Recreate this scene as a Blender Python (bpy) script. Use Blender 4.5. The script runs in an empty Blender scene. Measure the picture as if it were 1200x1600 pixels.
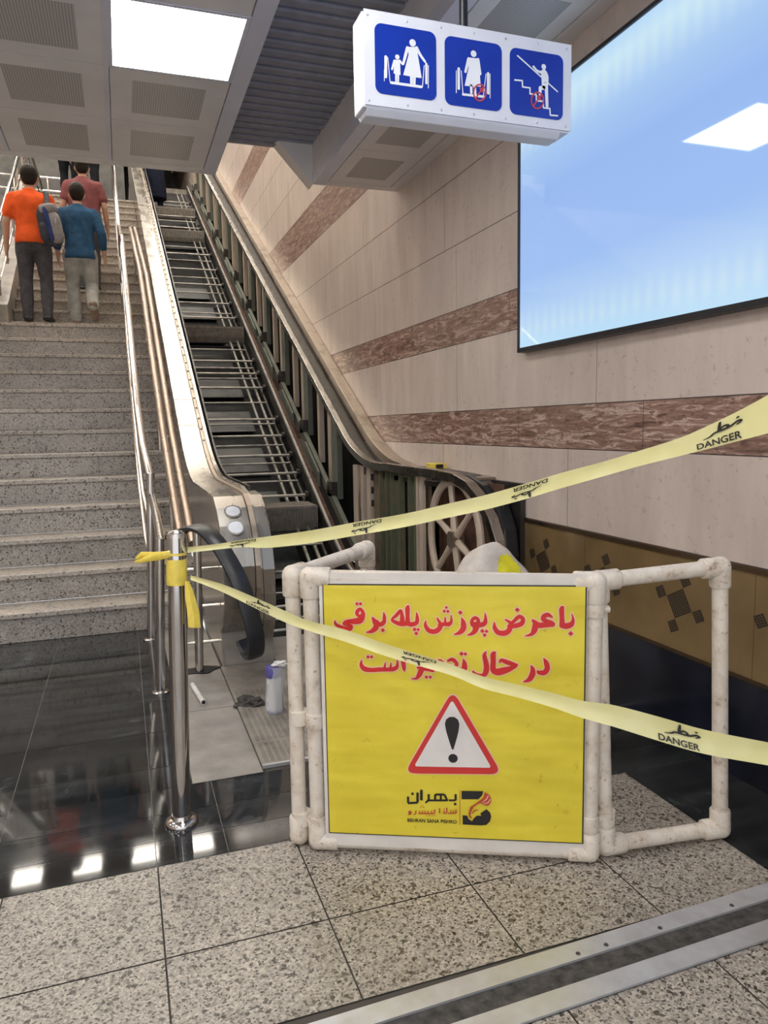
import bpy, bmesh, math, random
from mathutils import Vector, Matrix, noise
random.seed(7)
PI = math.pi
SC = bpy.context.scene
COL = SC.collection
# ------------------------------------------------------------------ camera
cam = bpy.data.cameras.new('camera'); camo = bpy.data.objects.new('camera', cam); COL.objects.link(camo)
R0 = Vector((0.94314485, -0.33194418, -0.01705425)); U0 = Vector((0.05402788, 0.10247719, 0.99326704)); F0 = Vector((0.32796154, 0.93771610, -0.11458508))
camo.matrix_world = Matrix(((R0.x, U0.x, -F0.x, 0), (R0.y, U0.y, -F0.y, 0), (R0.z, U0.z, -F0.z, 1.25), (0, 0, 0, 1)))
cam.sensor_fit = 'VERTICAL'; cam.sensor_height = 36.0; cam.lens = 36.0 * 1160.816 / 1600.0
cam.clip_start = 0.05; cam.clip_end = 200
SC.camera = camo
# ------------------------------------------------------------------ world, exposure
w = bpy.data.worlds.new('hall_light'); SC.world = w; w.use_nodes = True
w.node_tree.nodes['Background'].inputs[0].default_value = (0.93, 0.95, 1.0, 1)
w.node_tree.nodes['Background'].inputs[1].default_value = 1.1
SC.view_settings.view_transform = 'Standard'
try: SC.view_settings.look = 'None'
except Exception: pass
SC.view_settings.gamma = 1.0; SC.view_settings.use_curve_mapping = False
SC.view_settings.exposure = 0.42
PANEL_E = 12.0      # ceiling light panels
UPPER_E = 21.0     # lights of the upper hall
BILL_E = 0.72

# ------------------------------------------------------------------ materials
def newmat(name):
    m = bpy.data.materials.new(name); m.use_nodes = True
    nt = m.node_tree; b = nt.nodes['Principled BSDF']
    return m, nt, b
def N(nt, t, **kw):
    n = nt.nodes.new(t)
    for k, v in kw.items(): setattr(n, k, v)
    return n
def pos(nt, scale=(1, 1, 1), rot=(0, 0, 0)):
    g = N(nt, 'ShaderNodeNewGeometry'); mp = N(nt, 'ShaderNodeMapping')
    mp.inputs['Scale'].default_value = scale; mp.inputs['Rotation'].default_value = rot
    nt.links.new(g.outputs['Position'], mp.inputs['Vector']); return mp.outputs[0]
def noise_tex(nt, vec, scale, detail=4, rough=0.55, dist=0):
    n = N(nt, 'ShaderNodeTexNoise'); n.inputs['Scale'].default_value = scale; n.inputs['Detail'].default_value = detail
    n.inputs['Roughness'].default_value = rough; n.inputs['Distortion'].default_value = dist
    nt.links.new(vec, n.inputs['Vector']); return n.outputs['Fac']
def ramp(nt, fac, stops):
    r = N(nt, 'ShaderNodeValToRGB'); cr = r.color_ramp
    while len(cr.elements) < len(stops): cr.elements.new(0.5)
    for e, (p, c) in zip(cr.elements, stops):
        e.position = p; e.color = tuple(c) + (1,) if len(c) == 3 else c
    nt.links.new(fac, r.inputs['Fac']); return r.outputs['Color']
def mixc(nt, fac, a, b, mode='MIX'):
    m = N(nt, 'ShaderNodeMix', data_type='RGBA', blend_type=mode)
    if isinstance(fac, (int, float)): m.inputs['Factor'].default_value = fac
    else: nt.links.new(fac, m.inputs['Factor'])
    for i, v in ((6, a), (7, b)):
        if isinstance(v, tuple): m.inputs[i].default_value = v + (1,) if len(v) == 3 else v
        else: nt.links.new(v, m.inputs[i])
    return m.outputs[2]
def bump(nt, b, h, strength=0.2, dist=0.01):
    n = N(nt, 'ShaderNodeBump'); n.inputs['Strength'].default_value = strength; n.inputs['Distance'].default_value = dist
    nt.links.new(h, n.inputs['Height']); nt.links.new(n.outputs[0], b.inputs['Normal'])
def simple(name, col, rough=0.5, metal=0.0, var=0.12, scale=14, spec=None, stretch=(1, 1, 1)):
    m, nt, b = newmat(name)
    f = noise_tex(nt, pos(nt, stretch), scale)
    lo = tuple(max(0, c * (1 - var)) for c in col); hi = tuple(min(1, c * (1 + var)) for c in col)
    nt.links.new(ramp(nt, f, [(0.3, lo), (0.7, hi)]), b.inputs['Base Color'])
    b.inputs['Roughness'].default_value = rough; b.inputs['Metallic'].default_value = metal
    if spec is not None: b.inputs['Specular IOR Level'].default_value = spec
    return m
def emis(name, col, strength):
    m, nt, b = newmat(name); b.inputs['Base Color'].default_value = (.8, .8, .8, 1)
    b.inputs['Emission Color'].default_value = tuple(col) + (1,); b.inputs['Emission Strength'].default_value = strength
    return m
def metal_mat(name, col, rough=0.25, streak=(1, 1, 1), scale=30, metal=1.0, dirt=0.25, dirtcol=(.12, .1, .08)):
    m, nt, b = newmat(name)
    f = noise_tex(nt, pos(nt, streak), scale); g = noise_tex(nt, pos(nt), 5, 6, 0.65)
    c = ramp(nt, f, [(0.25, tuple(v * .82 for v in col)), (0.75, col)])
    d = ramp(nt, g, [(0.5, (0, 0, 0)), (0.75, (dirt, dirt, dirt))])
    nt.links.new(mixc(nt, d, c, dirtcol), b.inputs['Base Color'])
    r = ramp(nt, f, [(0.2, (rough * .75,) * 3), (0.8, (min(1, rough * 1.35),) * 3)])
    nt.links.new(r, b.inputs['Roughness']); b.inputs['Metallic'].default_value = metal
    return m
def granite(name, base, dark, scale=130, rough=0.35, amount=0.2, blotch=(.75, 1.08)):
    m, nt, b = newmat(name); p = pos(nt)
    def cells(sc):
        v = N(nt, 'ShaderNodeTexVoronoi'); v.inputs['Scale'].default_value = sc; nt.links.new(p, v.inputs['Vector'])
        s = N(nt, 'ShaderNodeSeparateColor'); nt.links.new(v.outputs['Color'], s.inputs[0]); return s
    c1 = cells(scale); c2 = cells(scale * .5)
    mid = tuple((a * .35 + d * .65) for a, d in zip(dark, base))
    col = ramp(nt, c1.outputs[0], [(0.0, dark), (amount, mid), (amount + .18, tuple(v * .9 for v in base)), (.75, tuple(v * 1.08 for v in base)), (1.0, tuple(min(1, v * 1.4) for v in base))])
    spots = ramp(nt, c2.outputs[1], [(.05, (.30, .28, .26)), (.10, (.9, .89, .88)), (.6, (1, 1, 1)), (1, (1.12, 1.1, 1.07))])
    col = mixc(nt, 1.0, col, spots, 'MULTIPLY')
    h = noise_tex(nt, p, 1.7, 4); k = noise_tex(nt, p, 9, 5, .65)
    e = ramp(nt, h, [(0.3, (blotch[0],) * 3), (0.7, (blotch[1],) * 3)])
    col = mixc(nt, 1.0, col, e, 'MULTIPLY')
    col = mixc(nt, 1.0, col, ramp(nt, k, [(.28, (.72, .69, .66)), (.45, (1, 1, 1))]), 'MULTIPLY')
    nt.links.new(col, b.inputs['Base Color'])
    nt.links.new(ramp(nt, h, [(.3, (rough * 1.2,) * 3), (.7, (rough * .85,) * 3)]), b.inputs['Roughness'])
    return m
def travertine(name, base, var=0.14):
    m, nt, b = newmat(name)
    f = noise_tex(nt, pos(nt, (1, 2.2, 0.5)), 3.0, 6, .6, .3); g = noise_tex(nt, pos(nt), 34, 3, .7); k = noise_tex(nt, pos(nt), 0.8, 2)
    c = ramp(nt, f, [(0.3, tuple(v * (1 - var) for v in base)), (0.7, tuple(v * (1 + var * .6) for v in base))])
    c = mixc(nt, 1.0, c, ramp(nt, g, [(0.27, (.72, .70, .69)), (0.40, (1, 1, 1))]), 'MULTIPLY')
    c = mixc(nt, 1.0, c, ramp(nt, k, [(0.3, (.93, .91, .91)), (0.7, (1.05, 1.05, 1.03))]), 'MULTIPLY')
    nt.links.new(c, b.inputs['Base Color']); b.inputs['Roughness'].default_value = 0.32
    return m
def redstone(name):
    m, nt, b = newmat(name)
    f = noise_tex(nt, pos(nt, (1, 1.2, 9)), 3.2, 9, .7, 1.4); g = noise_tex(nt, pos(nt, (1, 2, 7)), 8, 5, .7, .8)
    c = ramp(nt, f, [(0.28, (.10, .058, .045)), (0.42, (.225, .13, .10)), (0.53, (.33, .205, .16)), (0.58, (.60, .47, .40)), (0.63, (.25, .145, .11)), (.8, (.17, .095, .075))])
    v = ramp(nt, g, [(0.34, (.45, .4, .38)), (0.46, (1, 1, 1)), (.6, (1.0, 1.0, 1.0)), (.72, (1.35, 1.3, 1.25))])
    nt.links.new(mixc(nt, 1.0, c, v, 'MULTIPLY'), b.inputs['Base Color']); b.inputs['Roughness'].default_value = 0.3
    return m
def blackmarble(name, rough=0.035):
    m, nt, b = newmat(name)
    f = noise_tex(nt, pos(nt, (1, 1, 1)), 2.2, 9, .68, 1.2); g = noise_tex(nt, pos(nt, (.25, 3.0, 1)), 3.0, 6, .6)
    c = ramp(nt, f, [(0.3, (.012, .013, .014)), (0.60, (.035, .037, .038)), (0.66, (.075, .078, .078)), (0.70, (.03, .032, .033))])
    c2 = ramp(nt, g, [(0.4, (.6, .6, .6)), (0.7, (1.5, 1.5, 1.5))])
    nt.links.new(mixc(nt, 1.0, c, c2, 'MULTIPLY'), b.inputs['Base Color'])
    b.inputs['Specular IOR Level'].default_value = .38
    nt.links.new(ramp(nt, g, [(.3, (rough,) * 3), (.8, (rough * 2.2,) * 3)]), b.inputs['Roughness'])
    return m
def perforated(name, col, hole, period=0.012):
    m, nt, b = newmat(name)
    v = N(nt, 'ShaderNodeTexVoronoi'); v.inputs['Scale'].default_value = 1 / period; v.inputs['Randomness'].default_value = 0.0
    nt.links.new(pos(nt), v.inputs['Vector'])
    c = ramp(nt, v.outputs['Distance'], [(0.36, hole), (0.44, col)])
    nt.links.new(c, b.inputs['Base Color']); b.inputs['Roughness'].default_value = .5; b.inputs['Metallic'].default_value = .35
    return m
def fabric(name, col, var=.18, scale=18, rough=.9):
    m, nt, b = newmat(name)
    g = N(nt, 'ShaderNodeTexCoord'); f = noise_tex(nt, g.outputs['Object'], scale, 5, .6)
    nt.links.new(ramp(nt, f, [(.3, tuple(c * (1 - var) for c in col)), (.7, tuple(min(1, c * (1 + var)) for c in col))]), b.inputs['Base Color'])
    b.inputs['Roughness'].default_value = rough; b.inputs['Specular IOR Level'].default_value = .2
    f2 = noise_tex(nt, g.outputs['Object'], 7, 3, .5); bump(nt, b, f2, .5, .03)
    return m
M = {}
M['cream'] = travertine('cream_travertine', (.60, .51, .455))
M['cream_b'] = travertine('cream_travertine_pale', (.625, .535, .475))
M['red'] = redstone('red_brown_travertine')
M['grout'] = simple('grout', (.10, .08, .07), .9)
M['gold'] = simple('gold_glazed_panel', (.225, .150, .068), .22, .25, .18, 4)
M['motif'] = simple('dark_mosaic', (.006, .005, .007), .5)
M['goldtrim'] = metal_mat('bronze_trim', (.20, .14, .09), .4)
M['marble'] = blackmarble('black_marble')
M['plinth'] = simple('blue_black_plinth', (.010, .012, .02), .16, 0, .5, 5)
M['granite'] = granite('speckled_granite', (.38, .34, .29), (.04, .034, .03), 210, .36, .20, (.80, 1.06))
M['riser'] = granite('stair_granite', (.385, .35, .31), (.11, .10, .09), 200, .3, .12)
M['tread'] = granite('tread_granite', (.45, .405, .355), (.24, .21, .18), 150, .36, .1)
M['joint'] = simple('floor_joint', (.07, .06, .05), .9)
M['joint_pale'] = simple('pale_joint', (.22, .21, .19), .7)
M['greystone'] = simple('worn_grey_stone', (.29, .265, .235), .42, 0, .28, 6)
M['plate'] = simple('worn_cover_plate', (.27, .24, .205), .5, .1, .3, 9)
M['alu'] = metal_mat('aluminium', (.66, .67, .70), .38, (1, 1, 1), 25, .6, .3, (.3, .28, .26))
M['ceil'] = metal_mat('grey_ceiling_metal', (.80, .765, .75), .45, (1, 1, 1), 3, .05, .04)
M['ceil_edge'] = metal_mat('ceiling_edge', (.72, .72, .80), .45, (1, 1, 1), 3, .1, .03)
M['perf'] = perforated('perforated_metal', (.60, .575, .56), (.32, .305, .30))
M['louver'] = simple('dark_louver', (.30, .31, .37), .5, .2)
M['steel'] = metal_mat('brushed_steel', (.70, .66, .61), .2, (1, 1, 1), 20, 1, .3, (.25, .2, .15))
M['chrome'] = metal_mat('polished_steel', (.64, .61, .585), .12, (1, 1, 1), 10, 1, .12, (.3, .26, .22))
M['deck'] = metal_mat('brushed_deck', (.47, .44, .395), .26, (1, .3, .3), 10, 1, .10, (.4, .33, .25))
M['guide'] = metal_mat('worn_guide', (.46, .38, .30), .38, (1, 6, 6), 12, .85, .6, (.10, .075, .05))
M['brown_pipe'] = metal_mat('brown_pipe', (.36, .28, .22), .3, (1, 1, 1), 12, .8, .3)
M['dkmetal'] = metal_mat('oily_metal', (.085, .078, .072), .42, (1, 1, 1), 25, .8, .6, (.02, .02, .018))
M['axle'] = metal_mat('axle_steel', (.60, .57, .52), .4, (3, 3, 3), 9, .6, .85, (.03, .027, .024))
M['track'] = metal_mat('worn_track', (.34, .32, .29), .45, (2, 2, 2), 9, .6, .85, (.02, .018, .016))
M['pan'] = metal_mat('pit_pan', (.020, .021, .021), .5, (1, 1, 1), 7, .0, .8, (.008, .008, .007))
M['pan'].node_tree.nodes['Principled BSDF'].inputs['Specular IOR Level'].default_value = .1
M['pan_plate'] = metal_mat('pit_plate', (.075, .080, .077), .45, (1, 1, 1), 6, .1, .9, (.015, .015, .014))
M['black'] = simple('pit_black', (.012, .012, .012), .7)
M['ribbed'] = simple('step_rib', (.30, .265, .225), .5, .1, .3, 20)
M['rust'] = simple('rusty_rail', (.11, .055, .035), .75, .3, .45, 18)
M['greenpaint'] = metal_mat('green_grey_post', (.175, .185, .15), .45, (1, 1, 1), 9, .25, .6, (.10, .085, .05))
M['green'] = metal_mat('green_plate', (.14, .155, .10), .4, (1, 2, 1), 4, .3, .95, (.23, .16, .10))
M['tan'] = metal_mat('tan_post', (.62, .51, .41), .5, (1, 1, 1), 10, .2, .35, (.2, .15, .1))
M['rubber'] = simple('handrail_rubber', (.018, .019, .022), .36, 0, .4, 9)
M['pvc'] = None
m, nt, b = newmat('dirty_white_pvc')
f = noise_tex(nt, pos(nt), 16, 6, .7); g = noise_tex(nt, pos(nt), 55, 3, .6)
c = ramp(nt, f, [(.28, (.30, .21, .15)), (.40, (.64, .55, .45)), (.55, (.74, .67, .58))])
nt.links.new(mixc(nt, 1.0, c, ramp(nt, g, [(.28, (.55, .45, .38)), (.38, (1, 1, 1))]), 'MULTIPLY'), b.inputs['Base Color']); b.inputs['Roughness'].default_value = .4
M['pvc'] = m
m, nt, b = newmat('banner_yellow')
f = noise_tex(nt, pos(nt), 6, 5, .6); g = noise_tex(nt, pos(nt), 22, 4, .7)
c = ramp(nt, f, [(.3, (.70, .56, .035)), (.7, (.80, .66, .05))])
c = mixc(nt, 1.0, c, ramp(nt, g, [(.24, (.72, .62, .45)), (.36, (1, 1, 1))]), 'MULTIPLY')
nt.links.new(c, b.inputs['Base Color']); b.inputs['Roughness'].default_value = .42
f3 = noise_tex(nt, pos(nt, (1, 1, 3)), 3.5, 2, .5); bump(nt, b, f3, .35, .03)
M['yellow'] = m
M['banner_white'] = simple('banner_white', (.74, .69, .63), .45, 0, .1, 9)
M['ink_red'] = simple('ink_red', (.62, .02, .02), .45, 0, .08)
M['ink_pink'] = simple('ink_pale_pink', (.86, .56, .38), .45, 0, .05)
M['ink_black'] = simple('ink_black', (.016, .013, .012), .45)
M['ink_white'] = simple('ink_white', (.74, .70, .66), .45, 0, .05)
M['tri_red'] = simple('triangle_red', (.60, .035, .03), .45, 0, .06)
M['brickred'] = simple('logo_red', (.50, .07, .03), .45, 0, .1)
M['logo_pale'] = simple('logo_pale', (.85, .55, .40), .45, 0, .05)
M['signwhite'] = simple('sign_white', (.72, .73, .80), .35, 0, .03)
M['signblue'] = simple('sign_blue', (.006, .035, .36), .25, 0, .08)
M['signpic'] = simple('sign_pictogram', (.80, .82, .86), .4, 0, .03)
M['signred'] = simple('sign_prohibit', (.50, .06, .09), .4, 0, .1)
M['blackmetal'] = simple('black_metal', (.014, .015, .02), .35)
m, nt, b = newmat('tape_film')
b.inputs['Roughness'].default_value = .22
f = noise_tex(nt, pos(nt), 9, 3)
nt.links.new(ramp(nt, f, [(.3, (.75, .70, .31)), (.7, (.82, .78, .42))]), b.inputs['Base Color'])
b.inputs['Transmission Weight'].default_value = .12
M['tape'] = m
M['tape_yellow'] = simple('tape_yellow', (.80, .62, .10), .3, 0, .12, 40)
M['white_plastic'] = simple('white_plastic', (.70, .68, .66), .35, 0, .15, 30)
M['sack'] = fabric('woven_sack', (.62, .56, .50), .14, 12, .75)
M['violet'] = simple('violet_label', (.10, .09, .30), .35)
M['lemon'] = simple('lemon_plastic', (.72, .66, .02), .35, 0, .1)
M['debris'] = simple('dirty_rag', (.06, .055, .05), .9, 0, .6, 40)
M['light'] = emis('light_diffuser', (1.0, .985, .96), PANEL_E)
M['light_warm'] = emis('upper_light_diffuser', (1.0, .93, .82), UPPER_E)
M['plaster'] = simple('hall_plaster', (.36, .33, .29), .8)
M['olive'] = metal_mat('olive_cladding', (.085, .078, .06), .3, (1, 3, 3), 4, .3, .5)
M['darkwall'] = simple('upper_hall_cladding', (.050, .046, .040), .35, 0, .6, 3)
# lit advertising panel: LED strips behind the diffuser run along its top and bottom edge
m, nt, b = newmat('lit_billboard')
g = N(nt, 'ShaderNodeNewGeometry'); sx = N(nt, 'ShaderNodeSeparateXYZ'); nt.links.new(g.outputs['Position'], sx.inputs[0])
mr = N(nt, 'ShaderNodeMapRange'); mr.inputs[1].default_value = 1.63; mr.inputs[2].default_value = 2.78; nt.links.new(sx.outputs['Z'], mr.inputs[0])
c = ramp(nt, mr.outputs[0], [(0.0, (.50, .76, .95)), (0.08, (.50, .70, .93)), (0.30, (.33, .52, .90)), (0.62, (.31, .49, .88)), (.80, (.40, .60, .90)), (.93, (.58, .79, .94)), (1.0, (.47, .70, .95))])
wv = N(nt, 'ShaderNodeTexWave'); wv.inputs['Scale'].default_value = 4.2; wv.bands_direction = 'Y'
nt.links.new(g.outputs['Position'], wv.inputs['Vector'])
edge = ramp(nt, mr.outputs[0], [(0.02, (0, 0, 0)), (.07, (.28, .28, .28)), (.18, (0, 0, 0)), (.78, (0, 0, 0)), (.9, (.28, .28, .28)), (1.0, (0, 0, 0))])
led = mixc(nt, 1.0, edge, wv.outputs['Color'], 'MULTIPLY')
c = mixc(nt, led, c, (.74, .90, .86))
nt.links.new(c, b.inputs['Emission Color']); b.inputs['Emission Strength'].default_value = BILL_E
b.inputs['Base Color'].default_value = (.03, .03, .035, 1); b.inputs['Roughness'].default_value = .03
M['billboard'] = m

# ------------------------------------------------------------------ mesh helpers
class MB:
    def __init__(s): s.v = []; s.f = []; s.m = []
    def add(s, vs, fs, mi=0):
        o = len(s.v); s.v += [tuple(v) for v in vs]; s.f += [tuple(i + o for i in f) for f in fs]; s.m += [mi] * len(fs); return s
    def box(s, x0, x1, y0, y1, z0, z1, mi=0):
        v = [(x0, y0, z0), (x1, y0, z0), (x1, y1, z0), (x0, y1, z0), (x0, y0, z1), (x1, y0, z1), (x1, y1, z1), (x0, y1, z1)]
        return s.add(v, [(0, 3, 2, 1), (4, 5, 6, 7), (0, 1, 5, 4), (1, 2, 6, 5), (2, 3, 7, 6), (3, 0, 4, 7)], mi)
    def quad(s, a, b, c, d, mi=0): return s.add([a, b, c, d], [(0, 1, 2, 3)], mi)
    def prism_x(s, prof, x0, x1, mi=0):      # profile in (y,z)
        n = len(prof); v = [(x0, y, z) for y, z in prof] + [(x1, y, z) for y, z in prof]
        f = [(i, (i + 1) % n, n + (i + 1) % n, n + i) for i in range(n)] + [tuple(range(n))[::-1], tuple(range(n, 2 * n))]
        return s.add(v, f, mi)
    def prism_y(s, prof, y0, y1, mi=0):      # profile in (x,z)
        n = len(prof); v = [(x, y0, z) for x, z in prof] + [(x, y1, z) for x, z in prof]
        f = [(i, (i + 1) % n, n + (i + 1) % n, n + i) for i in range(n)] + [tuple(range(n)), tuple(range(n, 2 * n))[::-1]]
        return s.add(v, f, mi)
    def prism_z(s, prof, z0, z1, mi=0):
        n = len(prof); v = [(x, y, z0) for x, y in prof] + [(x, y, z1) for x, y in prof]
        f = [(i, (i + 1) % n, n + (i + 1) % n, n + i) for i in range(n)] + [tuple(range(n))[::-1], tuple(range(n, 2 * n))]
        return s.add(v, f, mi)
    def band(s, outer, inner, x0, x1, mi=0):  # open strip between two profiles (y,z) of equal length, thickness x0..x1
        n = len(outer)
        v = [(x0, *p) for p in outer] + [(x0, *p) for p in inner] + [(x1, *p) for p in outer] + [(x1, *p) for p in inner]
        f = []
        for i in range(n - 1):
            f += [(i, i + 1, n + i + 1, n + i), (2 * n + i, 3 * n + i, 3 * n + i + 1, 2 * n + i + 1), (i, 2 * n + i, 2 * n + i + 1, i + 1), (n + i, n + i + 1, 3 * n + i + 1, 3 * n + i)]
        f += [(0, n, 3 * n, 2 * n), (n - 1, 3 * n - 1, 4 * n - 1, 2 * n - 1)]
        return s.add(v, f, mi)
    def tube(s, pts, r, seg=12, mi=0, caps=True, flat=None, wdir=None):
        pts = [Vector(p) for p in pts]; n = len(pts)
        rs = r if isinstance(r, (list, tuple)) else [r] * n
        o = len(s.v); prev = None; vs = []
        for i, p in enumerate(pts):
            t = (pts[min(i + 1, n - 1)] - pts[max(i - 1, 0)]).normalized()
            if wdir is not None: a = Vector(wdir); a = (a - t * a.dot(t)).normalized()
            else:
                a = prev - t * prev.dot(t) if prev is not None else (Vector((0, 0, 1)) if abs(t.z) < .9 else Vector((1, 0, 0))) - t * ((t.z if abs(t.z) < .9 else t.x))
                a.normalize()
            prev = a; bb = t.cross(a)
            for k in range(seg):
                an = 2 * PI * k / seg; ra = rs[i]; rb = rs[i] if flat is None else flat
                vs.append(p + a * math.cos(an) * ra + bb * math.sin(an) * rb)
        fs = []
        for i in range(n - 1):
            for k in range(seg):
                fs.append((i * seg + k, i * seg + (k + 1) % seg, (i + 1) * seg + (k + 1) % seg, (i + 1) * seg + k))
        if caps: fs += [tuple(range(seg))[::-1], tuple(range((n - 1) * seg, n * seg))]
        return s.add(vs, fs, mi)
    def lathe(s, prof, c=(0, 0, 0), seg=24, mi=0):   # prof (r,z)
        vs = []; n = len(prof)
        for r, z in prof:
            for k in range(seg):
                a = 2 * PI * k / seg; vs.append((c[0] + r * math.cos(a), c[1] + r * math.sin(a), c[2] + z))
        fs = [(i * seg + k, i * seg + (k + 1) % seg, (i + 1) * seg + (k + 1) % seg, (i + 1) * seg + k) for i in range(n - 1) for k in range(seg)]
        fs += [tuple(range(seg))[::-1], tuple(range((n - 1) * seg, n * seg))]
        return s.add(vs, fs, mi)
    def loft(s, rings, seg=20, mi=0):   # rings: (cx,cy,cz,rx,ry)
        vs = []; n = len(rings)
        for cx, cy, cz, rx, ry in rings:
            for k in range(seg):
                a = 2 * PI * k / seg; ca, sa = math.cos(a), math.sin(a)
                vs.append((cx + rx * math.copysign(abs(ca) ** .85, ca), cy + ry * math.copysign(abs(sa) ** .85, sa), cz))
        fs = [(i * seg + k, i * seg + (k + 1) % seg, (i + 1) * seg + (k + 1) % seg, (i + 1) * seg + k) for i in range(n - 1) for k in range(seg)]
        fs += [tuple(range(seg))[::-1], tuple(range((n - 1) * seg, n * seg))]
        return s.add(vs, fs, mi)
    def ball(s, c, r, sc=(1, 1, 1), seg=14, mi=0):
        prof = [(max(1e-4, r * math.sin(PI * i / 8)), -r * math.cos(PI * i / 8)) for i in range(9)]
        vs = []
        for rr, z in prof:
            for k in range(seg):
                a = 2 * PI * k / seg; vs.append((c[0] + sc[0] * rr * math.cos(a), c[1] + sc[1] * rr * math.sin(a), c[2] + sc[2] * z))
        n = 9
        fs = [(i * seg + k, i * seg + (k + 1) % seg, (i + 1) * seg + (k + 1) % seg, (i + 1) * seg + k) for i in range(n - 1) for k in range(seg)]
        fs += [tuple(range(seg))[::-1], tuple(range((n - 1) * seg, n * seg))]
        return s.add(vs, fs, mi)
    def capsule(s, a, ra, b, rb, seg=12, mi=0):
        a = Vector(a); b = Vector(b); t = (b - a); L = t.length or 1e-4; t = t / L
        pts = []; rs = []
        for i in range(4): an = PI / 2 * (1 - i / 4.0); pts.append(a - t * ra * math.sin(an)); rs.append(max(1e-4, ra * math.cos(an)))
        pts += [a, b]; rs += [ra, rb]
        for i in range(1, 5): an = PI / 2 * i / 4.0; pts.append(b + t * rb * math.sin(an)); rs.append(max(1e-4, rb * math.cos(an)))
        return s.tube(pts, rs, seg, mi)
ROOTLOC = {}
def put(name, mb, mats, parent=None, smooth=False, origin=None, bevel=0.0, kind=None):
    """link mesh data (world coordinates) as one object"""
    if not isinstance(mats, (list, tuple)): mats = [mats]
    me = bpy.data.meshes.new(name)
    if parent is not None:
        base = ROOTLOC[parent.name]
        org = Vector(origin) if origin is not None else base
    else: org = Vector(origin) if origin is not None else Vector((0, 0, 0))
    me.from_pydata([tuple(Vector(v) - org) for v in mb.v], [], mb.f)
    for mm in mats: me.materials.append(mm)
    me.polygons.foreach_set('material_index', mb.m)
    if smooth:
        me.polygons.foreach_set('use_smooth', [True] * len(me.polygons))
    me.update()
    bmx = bmesh.new(); bmx.from_mesh(me); bmesh.ops.recalc_face_normals(bmx, faces=bmx.faces); bmx.to_mesh(me); bmx.free()
    if smooth:
        try: me.set_sharp_from_angle(angle=math.radians(38))
        except Exception: pass
    o = bpy.data.objects.new(name, me); COL.objects.link(o)
    if parent is not None:
        o.parent = parent; o.location = org - base
    else: o.location = org
    ROOTLOC[o.name] = org
    if bevel:
        bv = o.modifiers.new('bevel', 'BEVEL'); bv.width = bevel; bv.segments = 2; bv.limit_method = 'ANGLE'
    if kind: o['kind'] = kind
    return o
def root(name, loc, label, cat, group=None):
    o = bpy.data.objects.new(name, None); COL.objects.link(o); o.location = loc; o.empty_display_size = .1
    o['label'] = label; o['category'] = cat
    if group: o['group'] = group
    ROOTLOC[o.name] = Vector(loc); return o
def tag(o, label, cat, group=None):
    o['label'] = label; o['category'] = cat
    if group: o['group'] = group
    return o
def struct(name, mb, mats, parent=None, smooth=False, bevel=0.0):
    return put(name, mb, mats, parent, smooth, bevel=bevel, kind=None if parent else 'structure')
def catmull(pts, n=6):
    if len(pts) < 3: return [tuple(p) for p in pts]
    out = []
    P = [pts[0]] + list(pts) + [pts[-1]]
    for i in range(1, len(P) - 2):
        p0, p1, p2, p3 = P[i - 1], P[i], P[i + 1], P[i + 2]
        for k in range(n):
            t = k / n
            out.append(tuple(.5 * (2 * b + (c - a) * t + (2 * a - 5 * b + 4 * c - d) * t * t + (3 * b - a - 3 * c + d) * t ** 3) for a, b, c, d in zip(p0, p1, p2, p3)))
    out.append(tuple(pts[-1])); return out
CNT = [0]
def lay(fn, pts):
    CNT[0] += 1; l = (CNT[0] % 13) * 3e-5
    return [fn(u, v, l) for u, v in pts]
def strokes_to(mb, strokes, fn, grow=0.0, mi=0, round_=True, smooth=True):
    """flat brush strokes (u,v,width) laid on a surface point function fn(u,v)"""
    for s in strokes:
        p = catmull(s, 5) if smooth else s
        n = len(p)
        L = []; Rr = []
        for i in range(n):
            a = p[max(i - 1, 0)]; b = p[min(i + 1, n - 1)]
            tx, ty = b[0] - a[0], b[1] - a[1]; l = math.hypot(tx, ty) or 1e-6
            h = max(p[i][2], .0008) / 2 + grow
            L.append((p[i][0] - ty / l * h, p[i][1] + tx / l * h)); Rr.append((p[i][0] + ty / l * h, p[i][1] - tx / l * h))
        for i in range(n - 1):
            mb.quad(*lay(fn, [L[i], L[i + 1], Rr[i + 1], Rr[i]]), mi)
        if round_:
            for q in (p if n < 60 else p[::2]):
                h = max(q[2], .0008) / 2 + grow
                vs = lay(fn, [(q[0] + h * math.cos(2 * PI * k / 10), q[1] + h * math.sin(2 * PI * k / 10)) for k in range(10)])
                mb.add(vs, [tuple(range(10))], mi)
def poly_to(mb, poly, fn, mi=0):
    mb.add(lay(fn, poly), [tuple(range(len(poly)))], mi)
def text_mesh(body):
    cu = bpy.data.curves.new('tmp_text', 'FONT'); cu.body = body; cu.align_x = 'LEFT'; cu.offset = 0.022
    ob = bpy.data.objects.new('tmp_text', cu); COL.objects.link(ob)
    dg = bpy.context.evaluated_depsgraph_get(); me = bpy.data.meshes.new_from_object(ob.evaluated_get(dg))
    vs = [tuple(v.co) for v in me.vertices]; fs = [tuple(p.vertices) for p in me.polygons]
    bpy.data.objects.remove(ob); bpy.data.curves.remove(cu); bpy.data.meshes.remove(me)
    x0 = min(v[0] for v in vs); x1 = max(v[0] for v in vs); y0 = min(v[1] for v in vs); y1 = max(v[1] for v in vs)
    return [((v[0] - x0) / (x1 - x0), (v[1] - y0) / (y1 - y0)) for v in vs], fs, (x1 - x0) / (y1 - y0)

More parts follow.
